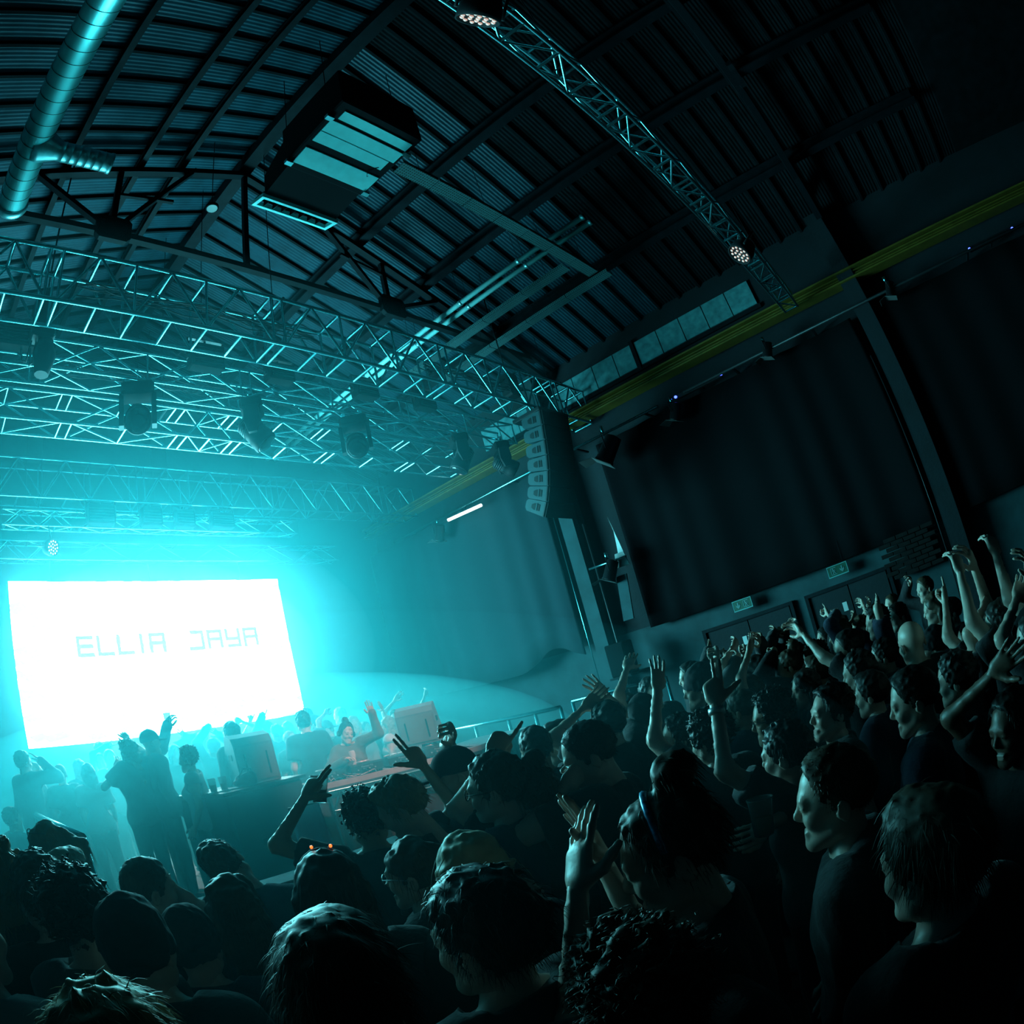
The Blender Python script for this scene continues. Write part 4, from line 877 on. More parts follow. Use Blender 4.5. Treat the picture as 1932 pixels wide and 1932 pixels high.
rail('darker guard rail continuing right of the stage rail', [(6.42, 4.6, 1.66), (6.6, 3.4, 1.66)], [(6.42, 4.6, 1.66), (6.6, 3.4, 1.66)], 0, .022)
bar_ = empty('crowd_barrier', (0, 3.55, 0), label='black crowd barrier with a flat pale top in front of the stage', cat='barrier')
box('top_shelf', .9, 6.2, -.1, .14, 1.17, 1.20, mat('barrier_top', (.45, .46, .47), .5, noise=.15), bar_, .008)
for k in range(5): box('panel', .9+k*1.06, 1.95+k*1.06, .02, .05, .05, 1.17, BLACKM, bar_); box('upright', .9+k*1.06, .94+k*1.06, .05, .12, .0, 1.17, STEEL, bar_)
# booth tables
BT = mat('booth_top', (.5, .52, .53), .4, noise=.1); BF = mat('booth_front', (.05, .055, .06), .85)
def table(label, p0, p1, depth, z, drape=True):
    p0 = Vector(p0); p1 = Vector(p1); L = (p1-p0).length; a = math.atan2(p1.y-p0.y, p1.x-p0.x)
    t = empty('booth_table', (p0.x, p0.y, STZ), a, label=label, cat='table'); h = z-STZ
    box('table_top', 0, L, 0, depth, h-.03, h, BT, t, .006); box('edge_trim', -.005, L+.005, -.012, 0, h-.05, h+.004, BT, t)
    for x in (.05, L-.05):
        for y_ in (.06, depth-.06): box('leg', x-.025, x+.025, y_-.025, y_+.025, 0, h-.03, STEEL, t)
    if drape:
        n = 60; vs = []; fs = []
        for j in range(3):
            for i in range(n+1): vs.append((L*i/n, -.015-.018*math.sin(i*1.7)*(1-j/2), .02+(h-.07)*j/2))
        for j in range(2):
            for i in range(n): q_ = j*(n+1)+i; fs.append((q_, q_+1, q_+n+2, q_+n+1))
        mesh_obj('front_drape', vs, fs, BF, t, True)
    return t, a
T1_, TA = table('long booth table carrying the decks in front of the performer', (3.30, 5.62), (4.98, 4.86), .72, 1.50)
T2_, TB = table('second booth table with camera and cables at the right rail', (5.02, 4.90), (6.15, 5.05), .88, 1.50)
# small truss beam under the first table front
bt = empty('booth_truss', (3.42, 5.50, 1.22), TA, label='short truss beam fixed under the booth table edge', cat='truss')
for z_ in (0, .2): rod('chord', (0, 0, z_), (1.5, 0, z_), .016, bt)
for k in range(6): rod('brace', (k*.25, 0, 0), (k*.25+.125, 0, .2), .010, bt); rod('brace', (k*.25+.125, 0, .2), (k*.25+.25, 0, 0), .010, bt)
for k in (.0, 1.5): rod('leg', (k, 0, .2), (k, 0, -.67), .016, bt)
CLOTH = mat('lilac_cloth', (.85, .72, .80), .85, bump=.2, bscale=25)
vs, fs = [], []
for j in range(7):
    for i in range(9):
        u, v_ = i/8, j/6; vs.append((-.02+u*(.24+.05*v_)-.02*v_, -.05-.05*math.sin(u*9+v_)*v_-.05*v_*v_, -.02-.76*v_))
for j in range(6):
    for i in range(8): a_ = j*9+i; fs.append((a_, a_+1, a_+10, a_+9))
o = mesh_obj('hanging_cloth', vs, fs, CLOTH, None, True); o.location = at(548, 1520, d=5.25); o.rotation_euler.z = TA; o.modifiers.new('s', 'SOLIDIFY').thickness = .01
clo = empty('cloth_stand', (o.location.x, o.location.y, STZ), TA, label='pale lilac cloth draped over a low stand beside the booth plinth', cat='cloth')
hz_ = o.location.z-STZ; o.parent = clo; o.location = (0, 0, hz_); o.rotation_euler.z = 0
tube('crossbar', [(-.03, -.04, hz_-.02), (.26, -.04, hz_-.02)], .012, BLACKM, clo, 8); tube('upright', [(.12, .0, 0), (.12, .0, hz_-.02)], .014, BLACKM, clo, 8); box('foot', 0, .24, -.1, .1, 0, .015, BLACKM, clo)
# decks and mixer seen from the front of the booth
DK = mat('deck_body', (.03, .032, .035), .4); SIL = mat('silver', (.6, .62, .63), .35, .6)
def text3d(name, s, size, m, parent, loc, rot):
    c_ = bpy.data.curves.new(name, 'FONT'); c_.body = s; c_.size = size; c_.extrude = .0006; c_.align_x = 'CENTER'; c_.align_y = 'CENTER'
    o = bpy.data.objects.new(name, c_); C.objects.link(o); bpy.context.view_layer.update()
    me = bpy.data.meshes.new_from_object(o.evaluated_get(bpy.context.evaluated_depsgraph_get())); bpy.data.objects.remove(o)
    me.materials.append(m); o = bpy.data.objects.new(name, me); C.objects.link(o); o.parent = parent; o.location = loc; o.rotation_euler = rot; return o
def deck(i, label, mixer=False):
    M = Matrix.Translation((3.30, 5.62, 1.5)) @ Matrix.Rotation(TA, 4, 'Z'); p_ = M @ Vector((.24+i*.40, .34, 0))
    t = empty('mixer' if mixer else 'media_player', p_, TA, label=label, cat='mixer' if mixer else 'deck')
    bm = bmesh.new(); add_prism(bm, [(-.24, .02), (.22, .02), (.22, .085), (-.18, .115), (-.24, .10)], -.17, .17, Matrix(((0, 0, 1, 0), (1, 0, 0, 0), (0, 1, 0, 0), (0, 0, 0, 1)))); bm_obj('body', bm, DK, t)
    for a in (-.14, .14):
        for b in (-.2, .18): lathe('foot', [(.018, 0), (.018, .022)], BLACK, t, 8, Matrix.Translation((a, b, 0)))
    T = Matrix.Translation((0, .05, .108)) @ Matrix.Rotation(-.075, 4, 'X')
    if not mixer: lathe('jog_wheel', [(.103, -.005), (.103, .012), (.095, .018), (.02, .018)], SIL, t, 24, T)
    else:
        for a in range(4):
            for b in range(5): lathe('knob', [(.009, 0), (.008, .018)], SIL, t, 8, T @ Matrix.Translation((-.12+a*.08, -.16+b*.05, -.003)))
    for k in range(4): lathe('socket', [(.008, 0), (.008, .012)], SIL, t, 8, Matrix.Translation((-.1+k*.06, -.24, .055)) @ Matrix.Rotation(math.pi/2, 4, 'X'))
    text3d('lettering', 'Pioneer DJ', .028, SIL, t, (0, -.2425, .082), (math.pi/2, 0, 0))
    return t
deck(0, 'black media player at the left end of the booth table'); deck(1, 'black media player left of the mixer on the booth table'); deck(2, 'black club mixer under the performer\'s hand', True); deck(3, 'black media player right of the mixer at the table end')
rc = random.Random(8)
for k in range(9):
    M = Matrix.Translation((3.30, 5.62, 1.5)) @ Matrix.Rotation(TA, 4, 'Z'); x0 = rc.uniform(.1, 1.5); x1 = x0+rc.uniform(-.3, .3)
    x1 = min(1.6, max(.06, x1)); mid_ = (x0+x1)/2
    tag(tube('cable', [M @ Vector(p_) for p_ in ((x0, .09, .055), (x0+.03, .05, .03+rc.uniform(0, .05)), (mid_, .03, .012), (x1, .05, .01+rc.uniform(0, .04)), (x1+.02, .075, .012))], .005, SIL if k % 3 == 0 else BLACK), 'thin loose cable looping along the front of the decks', 'cable', 'loose cables behind the decks')
lap = empty('laptop_stand', at(736, 1420, z=1.5), TB+.3, label='slanted control panel on a stand right of the performer', cat='controller')
bm = bmesh.new(); add_box(bm, -.23, .23, -.02, .25, 0, .035, Matrix.Translation((0, 0, .20)) @ Matrix.Rotation(.45, 4, 'X')); pn = bm_obj('panel', bm, DK, lap)
tube('support', [(0, .05, 0), (0, .1, .24)], .02, BLACKM, lap, 8); box('foot_plate', -.12, .12, -.05, .15, 0, .012, BLACKM, lap)
bm = bmesh.new()
for a in range(6):
    for b in range(3): add_box(bm, -.2+a*.065, -.155+a*.065, .02+b*.07, .065+b*.07, .035, .041, Matrix.Translation((0, 0, .20)) @ Matrix.Rotation(.45, 4, 'X'))
bm_obj('pads', bm, BLACKM, lap)
# wedge monitors
MON = mat('monitor_paint', (.16, .17, .18), .6, noise=.1)
def monitor(label, loc, rz, w, h, d_, pole):
    t = empty('stage_monitor', loc, rz, label=label, cat='loudspeaker')
    bm = bmesh.new(); add_prism(bm, [(0, 0), (d_*.75, 0), (d_, h*.35), (d_*.55, h*.98), (d_*.42, h), (.10*d_, h*.92), (0, h*.78)], -w/2, w/2, Matrix(((0, 0, 1, 0), (1, 0, 0, 0), (0, 1, 0, 0), (0, 0, 0, 1)))); bm_obj('cabinet', bm, MON, t)
    bm = bmesh.new(); T = Matrix.Translation((0, d_*.755, .012)) @ Matrix.Rotation(math.atan2(-(d_*.25), h*.35), 4, 'X'); add_box(bm, -w*.45, w*.45, 0, .02, 0, h*.33, T); bm_obj('lower_grille', bm, BLACKM, t)
    box('front_grille', -w*.45, w*.45, -.012, 0, h*.06, h*.74, mat('grille_cloth', (.20, .20, .20), .7, bump=.4, bscale=200), t)
    for s in (-1, 1): box('handle', s*w*.5-.006, s*w*.5+.006, d_*.25, d_*.5, h*.5, h*.62, BLACK, t)
    for k in (-.28, .28): box('slot', k*w-.008, k*w+.008, -.018, -.012, h*.15, h*.6, BLACK, t)
    if pole: tube('pole', [(0, d_*.4, 0), (0, d_*.4, -loc[2]+STZ)], .025, BLACKM, t, 10); box('pole_foot', -.25, .25, d_*.4-.25, d_*.4+.25, -loc[2]+STZ, -loc[2]+STZ+.02, BLACKM, t)
    return t
q = at(478, 1478, d=6.55)
fc = empty('flight_case_stack', (q.x, q.y, STZ), math.radians(12), label='tall black draped plinth under the left monitor speaker', cat='plinth')
hh = q.z-STZ
box('plinth_body', -.62, .34, -.35, .5, 0, hh-.03, mat('plinth', (.035, .04, .043), .8), fc, .02); box('plinth_top', -.66, .38, -.38, .53, hh-.03, hh, BLACKM, fc, .006)
for a in (-.3, .3): box('case_latch', a-.05, a+.05, -.36, -.35, hh*.5, hh*.5+.06, STEEL, fc)
monitor('big wedge monitor speaker on the left plinth, side turned to the crowd', Vector((q.x+.05, q.y-.1, q.z)), math.radians(-8), .42, .50, .44, False)
q2 = at(795, 1405, d=7.1); monitor('monitor speaker with ringed grille on the right of the performer', Vector((q2.x, q2.y, q2.z)), math.radians(-52), .42, .44, .38, True)
# cups
CUPM = mat('clear_plastic', (.85, .9, .9), .12, trans=.75, spec=.5); RED = mat('red_drink', (.7, .03, .02), .3, emit=(.5, .03, .01), es=.0); LIQ = mat('pale_drink', (.5, .6, .3), .2, trans=.3)
def cup(loc, label, liq=None, tilt=(0, 0), s=1., group=None):
    t = empty('plastic_cup', loc, label=label, cat='cup', group=group, rot=(tilt[0], tilt[1], 0))
    bm = bmesh.new(); prof = [(.031, 0), (.040, .115), (.0425, .118), (.0425, .122), (.039, .122), (.0385, .115), (.029, .004)]
    add_lathe(bm, [(a*s, b*s) for a, b in prof], 20); bm_obj('wall', bm, CUPM, t)
    if liq: lathe('drink', [(.027*s, .006*s), (.033*s, .06*s), (.005*s, .0605*s)], liq, t, 16)
    return t
c0 = q+Vector((-.46, -.2, 0)); tr_ = tag(box('serving_tray', -.16, .2, -.09, .09, 0, .012, BT), 'flat pale tray under two cups on the left plinth', 'tray'); tr_.location = c0
cup(c0+Vector((-.06, 0, .012)), 'left of two clear plastic cups on the plinth tray', LIQ); cup(c0+Vector((.06, .02, .012)), 'right of two clear plastic cups on the plinth tray', LIQ)
bg = empty('bag', q+Vector((-.16, -.22, 0)), .3, label='dark crumpled bag on the plinth beside the monitor', cat='bag')
f = Field((-.2, -.15, -.02), (.2, .15, .2), .012); f.ell((0, 0, .06), (.13, .08, .075), .02); f.ell((.06, .02, .09), (.07, .06, .05), .02); f.noise(.02, 30, 3, 2); f.cut((0, 0, 0), (0, 0, -1)); v_, q_ = f.mesh(); me = fast_mesh('pouch', v_, q_, [CL['navy']]); o = bpy.data.objects.new('pouch', me); C.objects.link(o); o.parent = bg
tube('strap', [(-.1, 0, .1), (-.05, -.03, .17), (.05, -.03, .16), (.1, 0, .1)], .008, CL['navy'], bg, 6)
for (px_, py_, lb) in ((484, 1624, 'leftmost clear cup on the barrier top'), (497, 1626, 'second clear cup on the barrier top, close beside the first'), (512, 1627, 'third clear cup on the barrier top near the leaning man'), (549, 1628, 'lone upright clear cup on the barrier, right of the others')):
    p_ = at(px_, py_, z=1.20); p_.y = min(max(p_.y, 3.49), 3.64); cup(Vector((p_.x, p_.y, 1.20)), lb)
# photo camera on a small tripod, water bottle
pc = at(812, 1385, x=5.08); cmr = empty('photo_camera', pc, math.radians(35), label='black photo camera with a lit rear display on a small tripod', cat='camera')
box('body', -.075, .075, -.03, .03, -.05, .05, BLACK, cmr, .012); box('prism_hump', -.03, .03, -.025, .025, .05, .078, BLACK, cmr, .008)
lathe('lens', [(.038, 0), (.04, .03), (.036, .035), (.042, .09), (.034, .092)], BLACK, cmr, 20, Matrix.Translation((0, .03, 0)) @ Matrix.Rotation(-math.pi/2, 4, 'X'))
_d = mat('camera_display', (.5, .6, .7), .3, emit=(.55, .75, .9), es=1.1); _d.cycles.emission_sampling = 'NONE'; box('display', -.035, .035, -.034, -.030, -.03, .025, _d, cmr)
for a in (0, 2.1, 4.2): tube('tripod_leg', [(0, 0, -.05), (.11*math.cos(a), .11*math.sin(a), 1.5-pc.z)], .010, BLACKM, cmr, 8)
pb = Vector((5.22, 5.52, 0)); btl = empty('water_bottle', (pb.x, pb.y, 1.5), label='clear water bottle on the right booth table', cat='bottle')
lathe('bottle', [(.03, 0), (.032, .02), (.03, .07), (.032, .12), (.03, .16), (.013, .195), (.013, .21)], CUPM, btl, 16); lathe('bottle_cap', [(.014, .21), (.014, .228)], SIL, btl, 12)
lathe('bottle_label', [(.0325, .07), (.0325, .12)], mat('label_blue', (.3, .45, .7), .5), btl, 16)
# ------------------------------------------------------------------ worn things
def glasses(root, I, m, up=0., dy=0.):
    t = Matrix.Translation(Vector(I['hp'])) @ Matrix(I['Hr'].tolist()).to_4x4()
    bm = bmesh.new()
    for s in (-1, 1):
        pts = [(s*.033+.026*math.cos(a*math.pi/6), .108+dy-.004*abs(math.cos(a*math.pi/6)), .052+up+.019*math.sin(a*math.pi/6)) for a in range(13)]
        add_tube(bm, [t @ Vector(p) for p in pts], .0022, 5); add_tube(bm, [t @ Vector(p) for p in ((s*.058, .105+dy, .056+up), (s*.079, .06+dy, .057+up), (s*.082, -.005+dy, .05+up))], .0022, 5)
    add_tube(bm, [t @ Vector(p) for p in ((-.008, .112+dy, .055+up), (.008, .112+dy, .055+up))], .0022, 5)
    return bm_obj('glasses', bm, m, root)
def watch(root, I, side):
    s, sh, el, wr, pose, palm = [a for a in I['arms'] if a[0] == side][0]; u = Vector(wr-el).normalized(); p = Vector(wr)-u*.03
    bm = bmesh.new(); M = Matrix.Translation(p) @ u.to_track_quat('Z', 'Y').to_matrix().to_4x4()
    add_lathe(bm, [(.030, -.012), (.033, -.011), (.033, .011), (.030, .012)], 20, M)
    add_lathe(bm, [(.019, .028), (.020, .038), (.016, .040)], 16, M @ Matrix.Rotation(math.pi/2, 4, 'X'))
    return bm_obj('wristwatch', bm, SIL, root)
def band(root, I, m, r0=.006, studs=None):
    t = Matrix.Translation(Vector(I['hp'])) @ Matrix(I['Hr'].tolist()).to_4x4(); bm = bmesh.new()
    add_tube(bm, [t @ Vector((.085*math.cos(a*math.pi/12), .01, .078+.110*math.sin(a*math.pi/12))) for a in range(13)], r0, 8)
    o = bm_obj('headband', bm, m, root)
    if studs:
        for k, a in enumerate((1.2, 1.75)):
            lathe('light', [(.003, -.004), (.0045, 0), (.003, .004)], studs, o, 8, t @ Matrix.Translation((.092*math.cos(a), .012, .08+.118*math.sin(a))))
    return o
REDL = mat('red_light', (1, .1, .02), .4, emit=(1, .12, .02), es=3.); REDL.cycles.emission_sampling = 'NONE'
GR = 'crowd in front of the stage'; GS = 'crowd behind the decks on stage'; GF = 'far crowd by the right wall'
# ------------------------------------------------------------------ near crowd, left to right
person('long-haired woman cut off by the left frame edge', -4, 1640, 2.3, hair='wavy', hcol='fair', fem=True, lod=2, group=GR, hseed=1)
person('short-haired man in shadow standing on the floor left of the stage rail', 24, 1541, 7.0, hair='short', top='navy', lod=1, face=-70, group=GR, skin='tan')
r, I = person('woman in profile with long swept-back hair and sunglasses pushed up, by the left handrail', 88, 1592, 3.2, hair='pony', hcol='fair', fem=True, lod=2, face=55, group=GR, top='grey'); glasses(r, I, BLACK, .088, -.035)
person('light-haired person seen from behind just under the left handrail', 131, 1650, 2.7, hair='parted', hcol='fair', lod=2, group=GR, style='hood', top='grey')
person('man with cropped brown wavy hair and bare ear near the left edge', 75, 1672, 2.15, hair='messy', hcol='brown', lod=2, group=GR, hseed=1, face=10)
person('person with bushy dark curls left of the dark round-topped head', 147, 1712, 1.85, hair='curly', lod=2, group=GR, top='grey', style='long')
person('person with smooth dark round-topped head at lower left', 258, 1768, 1.65, hair='beanie', hcol='black_cap', lod=2, group=GR)
person('close-cropped man looking right across the barrier', 278, 1664, 2.45, hair='crop', hcol='brown', lod=2, face=-60, head=(-25, -5, 0), group=GR, R=(338, 1690, .05, 'relax'))
person('broad-shouldered person in a plain dark cap at lower left', 362, 1768, 2.0, hair='beanie', hcol='black_cap', lod=2, group=GR, build=1.12, style='long', hseed=2, top='navy')
person('woman with long straight brown hair behind the leaning man', 442, 1702, 2.15, hair='long', hcol='brown', fem=True, lod=2, group=GR)
person('man with short brown hair leaning his head over at the barrier', 430, 1614, 2.85, hair='short', hcol='brown', lod=2, head=(5, -10, -38), lean=(-.22, .05), group=GR, top='navy', style='tee')
r, I = person('dark-haired woman wearing a headband with small red lights', 622, 1670, 1.75, hair='long', fem=True, lod=2, group=GR, hseed=1); band(r, I, BLACK, .005, REDL)
gp, I = person('curly-cropped man raising both hands towards the booth, one pointing', 690, 1537, 2.9, hair='curly', hcol='dark', lod=2, group=GR, L=(588, 1484, .0, 'gun', (.8, .5, 0), (-.8, 0, -.8)), R=(783, 1424, .12, 'gun', (-.3, .8, 0)), head=(0, -5, 0), strand=300, skin='tan')
cup(at(598, 1494, d=3.0)-Vector((0, 0, .05)), 'clear cup with red drink beside the pointing hand', RED, (.1, .2))
person('young man in profile smiling down, fair fringe, beneath a lifted bare arm', 762, 1506, 2.75, hair='quiff', hcol='fair', lod=2, face=28, head=(8, -24, 0), group=GR, style='tee')
person('man in a dark peaked cap pointing one arm up at the booth', 857, 1447, 3.1, hair='cap', hcol='black_cap', lod=2, face=38, head=(12, -6, 0), group=GR, R=(852, 1378, -.05, 'point', (-.5, .8, 0)), style='tee', top='navy')
r, I = person('bespectacled man with short brown hair beside the capped man', 930, 1472, 2.45, hair='short', hcol='brown', lod=2, face=12, head=(14, 0, 0), group=GR, top='navy'); glasses(r, I, BLACK)
r, I = person('woman in profile with sleek hair and glasses below the smiling man', 774, 1632, 2.2, hair='pony', hcol='brown', fem=True, lod=2, face=32, group=GR); glasses(r, I, SIL)
person('blonde long-haired woman seen from behind, centre of the front rows', 888, 1632, 1.75, hair='long', hcol='blonde', fem=True, lod=2, group=GR, hseed=2)
person('man with wavy dark hair and bare neck, centre foreground', 908, 1738, 1.22, hair='messy', hcol='dark', lod=2, group=GR, head=(15, 0, 0), strand=1800, hseed=3, face=-5)
person('person with a huge soft mop of dark hair at the bottom centre', 640, 1850, .98, hair='parted', hcol='brown', lod=2, group=GR, strand=3200, hseed=4, build=1.05)
person('person with fluffy pale-tipped hair just showing at the bottom left edge', 232, 1985, .95, hair='messy', hcol='blonde', lod=2, group=GR, strand=2500, hseed=5)
person('person in a shiny creased jacket at the lower left frame edge', -75, 1735, 1.6, hair='short', lod=2, group=GR, style='long', top='pale')
person('man with neat cropped hair in front of the right rail', 1008, 1403, 3.6, hair='crop', lod=2, group=GR, style='long', skin='tan')
person('dark-haired young man in profile next to the cropped man by the rail', 1056, 1393, 3.9, hair='parted', lod=1, face=20, head=(15, 0, 0), group=GR)
person('shaven-headed man looking down, fist held at his chin', 1113, 1407, 2.55, hair='crop', hcol='dark', lod=2, face=18, head=(14, -14, 0), group=GR, L=(1086, 1462, -.05, 'fist', (.5, .8, 0)))
person('person with tousled pinned-up hair raising one index finger at the rail', 1008, 1488, 2.5, hair='bun', hcol='brown', fem=True, lod=2, group=GR, L=(942, 1398, .1, 'point', (.3, .9, 0)))
r, I = person('laughing woman in left profile with a bright fringe, right of centre foreground', 1268, 1582, 1.28, hair='bun', hcol='brown', fem=True, lod=2, face=18, head=(10, -10, 6), group=GR, strand=1500); band(r, I, mat('sequins', (.05, .2, .35), .3, .5, noise=.8, nscale=90), .008)
person('person with dense dark curls at the bottom right of centre, hands lifted in front', 1202, 1858, 1.0, hair='curly', hcol='brown', lod=2, group=GR, strand=2600, hseed=2, L=(1092, 1625, .26, 'flat', (1, .2, 0), (-.2, .3, -1)), R=(1118, 1590, .34, 'flat', (-1, .2, .2), (.1, .3, -1)))
person('young man with a lit left profile, quiff and bare ear at the right', 1568, 1482, 1.62, hair='fade', hcol='brown', lod=2, face=6, head=(8, 2, 0), group=GR, style='hood', strand=1400)
person('person with layered brown hair and lit neck in the lower right', 1755, 1592, 1.15, hair='parted', hcol='brown', lod=2, group=GR, strand=1800, hseed=6, face=-30)
wr_, I = person('man in a grey shirt raising a forearm with a wristwatch', 1478, 1408, 2.5, hair='short', lod=2, group=GR, top='grey', L=(1346, 1300, -.15, 'gun', (.8, .4, 0)), R=(1428, 1572, -.35, 'cup', (-.4, .6, 0)), hseed=2, face=-5); watch(wr_, I, -1)
cup(at(1436, 1548, d=2.05)-Vector((0, 0, .05)), 'clear plastic cup held up in front of the grey shirt', LIQ, (.05, .1))
r, I = person('curly-haired man with dark glasses in profile behind the raised watch arm', 1452, 1344, 3.2, hair='curly', lod=1, face=25, group=GR, strand=300, skin='tan'); glasses(r, I, BLACK)
person('man with tousled fringe and bright lit cheek gazing up to the left', 1560, 1334, 3.0, hair='messy', lod=2, face=26, head=(10, 10, 0), group=GR)
person('tall man with a skin fade in a dark tee at the right, seen from behind', 1722, 1306, 2.5, hair='fade', lod=2, face=-4, head=(10, -4, 0), group=GR, top='navy', build=1.1, strand=500)
person('bald man seen from behind among the raised arms at right', 1717, 1202, 3.8, hair=None, lod=2, group=GR, face=-55, style='long')
person('woman with very long straight fair hair at the right', 1853, 1215, 3.3, hair='long', hcol='fair', fem=True, lod=2, group=GR, L=(1860, 1140, .1, 'open'), hseed=3)
person('man at the right frame edge with face turned left and an open hand lifted', 1908, 1355, 2.25, hair='short', lod=2, face=40, group=GR, skin='dark', R=(1893, 1250, -.1, 'open', (-.5, .7, 0)))
person('man in left profile stretching a long bare arm towards the stage', 1598, 1217, 4.2, hair='crop', lod=1, face=18, group=GR, L=(1500, 1182, .2, 'relax'))
person('woman with long dark hair in left profile under the stretched arm', 1517, 1290, 4.3, hair='long', fem=True, lod=1, face=28, group=GR)
person('person with a ball of tight curls below the stretched arm', 1535, 1238, 5.0, hair='curly', hcol='brown', lod=1, group=GR, strand=400)
person('dark-haired man between the stretched arm and the bald man', 1617, 1259, 3.8, hair='short', lod=1, group=GR, style='hood')
person('man with short fringe in left profile, lips parted, middle right', 1276, 1383, 3.5, hair='messy', lod=2, face=24, head=(5, 8, 0), group=GR)
person('man in a backwards cap with a lit cheek behind the open palm', 1218, 1342, 4.1, hair='beanie', hcol='black_cap', lod=1, face=-95, group=GR, skin='tan')
person('man in a patterned bandana in left profile among raised hands', 1318, 1288, 4.2, hair='beanie', hcol='black_cap', lod=1, face=24, group=GR, R=(1352, 1230, .2, 'fist'))
person('person with a dark curly head lifting a wide open palm', 1337, 1383, 2.95, hair='curly', lod=1, group=GR, L=(1241, 1278, .1, 'open'), strand=400)
person('person in pale visor glasses facing the camera in the middle distance', 1228, 1300, 5.6, hair='short', lod=1, face=150, group=GR)
person('woman with long dark hair holding a bent arm above her head', 1179, 1337, 4.5, hair='long', fem=True, lod=1, face=15, group=GR, L=(1186, 1250, .1, 'flat', (.8, .2, -.5)))
person('person raising both flat hands beside the shaven-headed man', 1144, 1357, 3.8, hair='short', lod=1, group=GR, L=(1117, 1322, .05, 'flat', (.5, .7, 0)), R=(1131, 1300, .2, 'open'))
person('person stretching two bare arms high at the far right', 1888, 1172, 3.2, hair='short', lod=2, group=GR, L=(1806, 1060, .0, 'relax', (.3, .8, -.4)), R=(1832, 1052, .1, 'relax', (.3, .8, -.4)))
person('person beyond the right edge reaching in a hand with a bracelet', 1962, 1120, 3.2, hair='short', lod=1, group=GR, L=(1872, 1025, .1, 'relax', (.2, .6, -.6)))
person('person pointing two fingers left of the long fair hair', 1832, 1200, 3.7, hair='crop', lod=1, group=GR, L=(1782, 1118, .1, 'two'))
person('person at the right edge with clasped raised hands', 1950, 1195, 2.9, hair='bun', fem=True, lod=1, group=GR, L=(1924, 1112, .05, 'flat', (.8, .3, 0)), R=(1938, 1060, .05, 'relax'))
# far right crowd: small heads and hands
rr = random.Random(21)
FAR = [(1360, 1262, 6.2, 'short', 'both palms lifted beside the bandana man', (1338, 1222, 'open'), (1366, 1232, 'two')), (1382, 1270, 5.2, 'messy', 'curved hands raised left of the exit door frame', (1388, 1213, 'relax'), None),
  (1402, 1258, 6.4, 'crop', 'one fist lifted under the exit door frame', None, (1404, 1222, 'fist')), (1425, 1262, 5.0, 'long', 'a lit green phone hand lifted near the door', (1392, 1240, 'cup'), (1432, 1206, 'relax')),
  (1442, 1248, 6.8, 'short', 'a pale phone raised at the door gap', (1436, 1200, 'cup'), None), (1470, 1242, 5.6, 'curly', 'two curled hands raised at the second door', (1462, 1192, 'relax'), (1478, 1188, 'fist')),
  (1488, 1250, 4.9, 'bun', 'a bare forearm lifted below the two curled hands', (1460, 1230, 'fist'), (1504, 1218, 'relax')), (1508, 1222, 7.2, 'crop', 'cupped hands high at the second door', (1502, 1172, 'cup'), None),
  (1556, 1200, 6.9, 'short', 'fingers circling beside the door post', (1558, 1152, 'horns'), None), (1582, 1192, 6.0, 'messy', 'two long fingers pointing at the door post', (1578, 1156, 'two'), (1592, 1168, 'relax')),
  (1622, 1180, 6.6, 'long', 'one loose wrist raised before the second door', (1612, 1162, 'relax'), None), (1640, 1172, 7.4, 'parted', 'two hands framing a heart shape', (1626, 1136, 'relax'), (1640, 1134, 'relax')),
  (1652, 1168, 5.6, 'curly', 'an open hand with splayed fingers', (1656, 1132, 'open'), None), (1692, 1158, 6.2, 'short', 'lit face turned left over the bald man', None, None), (1682, 1136, 8.0, 'crop', 'small lit face at the brick corner', None, None),
  (1744, 1106, 7.2, 'fade', 'dark clothes turned to the wall beside the brick pier', None, (1716, 1094, 'cup')), (1762, 1142, 5.2, 'bob', 'shoulder bag strap below the brick pier', None, None), (1792, 1150, 5.6, 'short', 'head bowed under the two stretched arms', None, None),
  (1540, 1262, 4.6, 'parted', 'hair tucked back under the stretched arm', None, None), (1665, 1232, 4.4, 'short', 'ear showing left of the bald man', None, None), (1760, 1212, 4.3, 'beanie', 'dark woolly hat right of the bald man', None, None),
  (1410, 1300, 4.6, 'short', 'dark head between the watch arm and the curls', (1416, 1218, 'flat'), None), (1300, 1272, 6.0, 'messy', 'narrow face in front of the wall strip light', None, None), (1396, 1330, 3.9, 'crop', 'dark head just right of the raised watch', None, None), (1640, 1300, 3.5, 'parted', 'dark head behind the tall man in the tee', None, None), (1800, 1270, 3.0, 'messy', 'dark head between the tall man and the fair hair', None, None)]
for i, (x_, y_, d_, h_, w_, l_, rt_) in enumerate(FAR):
    fm = h_ in ('long', 'bun', 'bob')
    person(('woman' if fm else 'person')+' in the far right crowd, '+w_, x_, y_, d_, hair=h_, hcol=('black_cap' if h_ == 'beanie' else rr.choice(['dark', 'brown', 'dark'])), fem=fm, lod=1 if d_ < 5 else 0, group=GF, top=rr.choice(['black', 'navy', 'grey', 'black']), style=rr.choice(['tee', 'long']), face=None if 'face' not in w_ else 35, skin=rr.choice(['light', 'light', 'tan']),
           L=(l_[0], l_[1], .1, l_[2]) if l_ else None, R=(rt_[0], rt_[1], .1, rt_[2]) if rt_ else None)
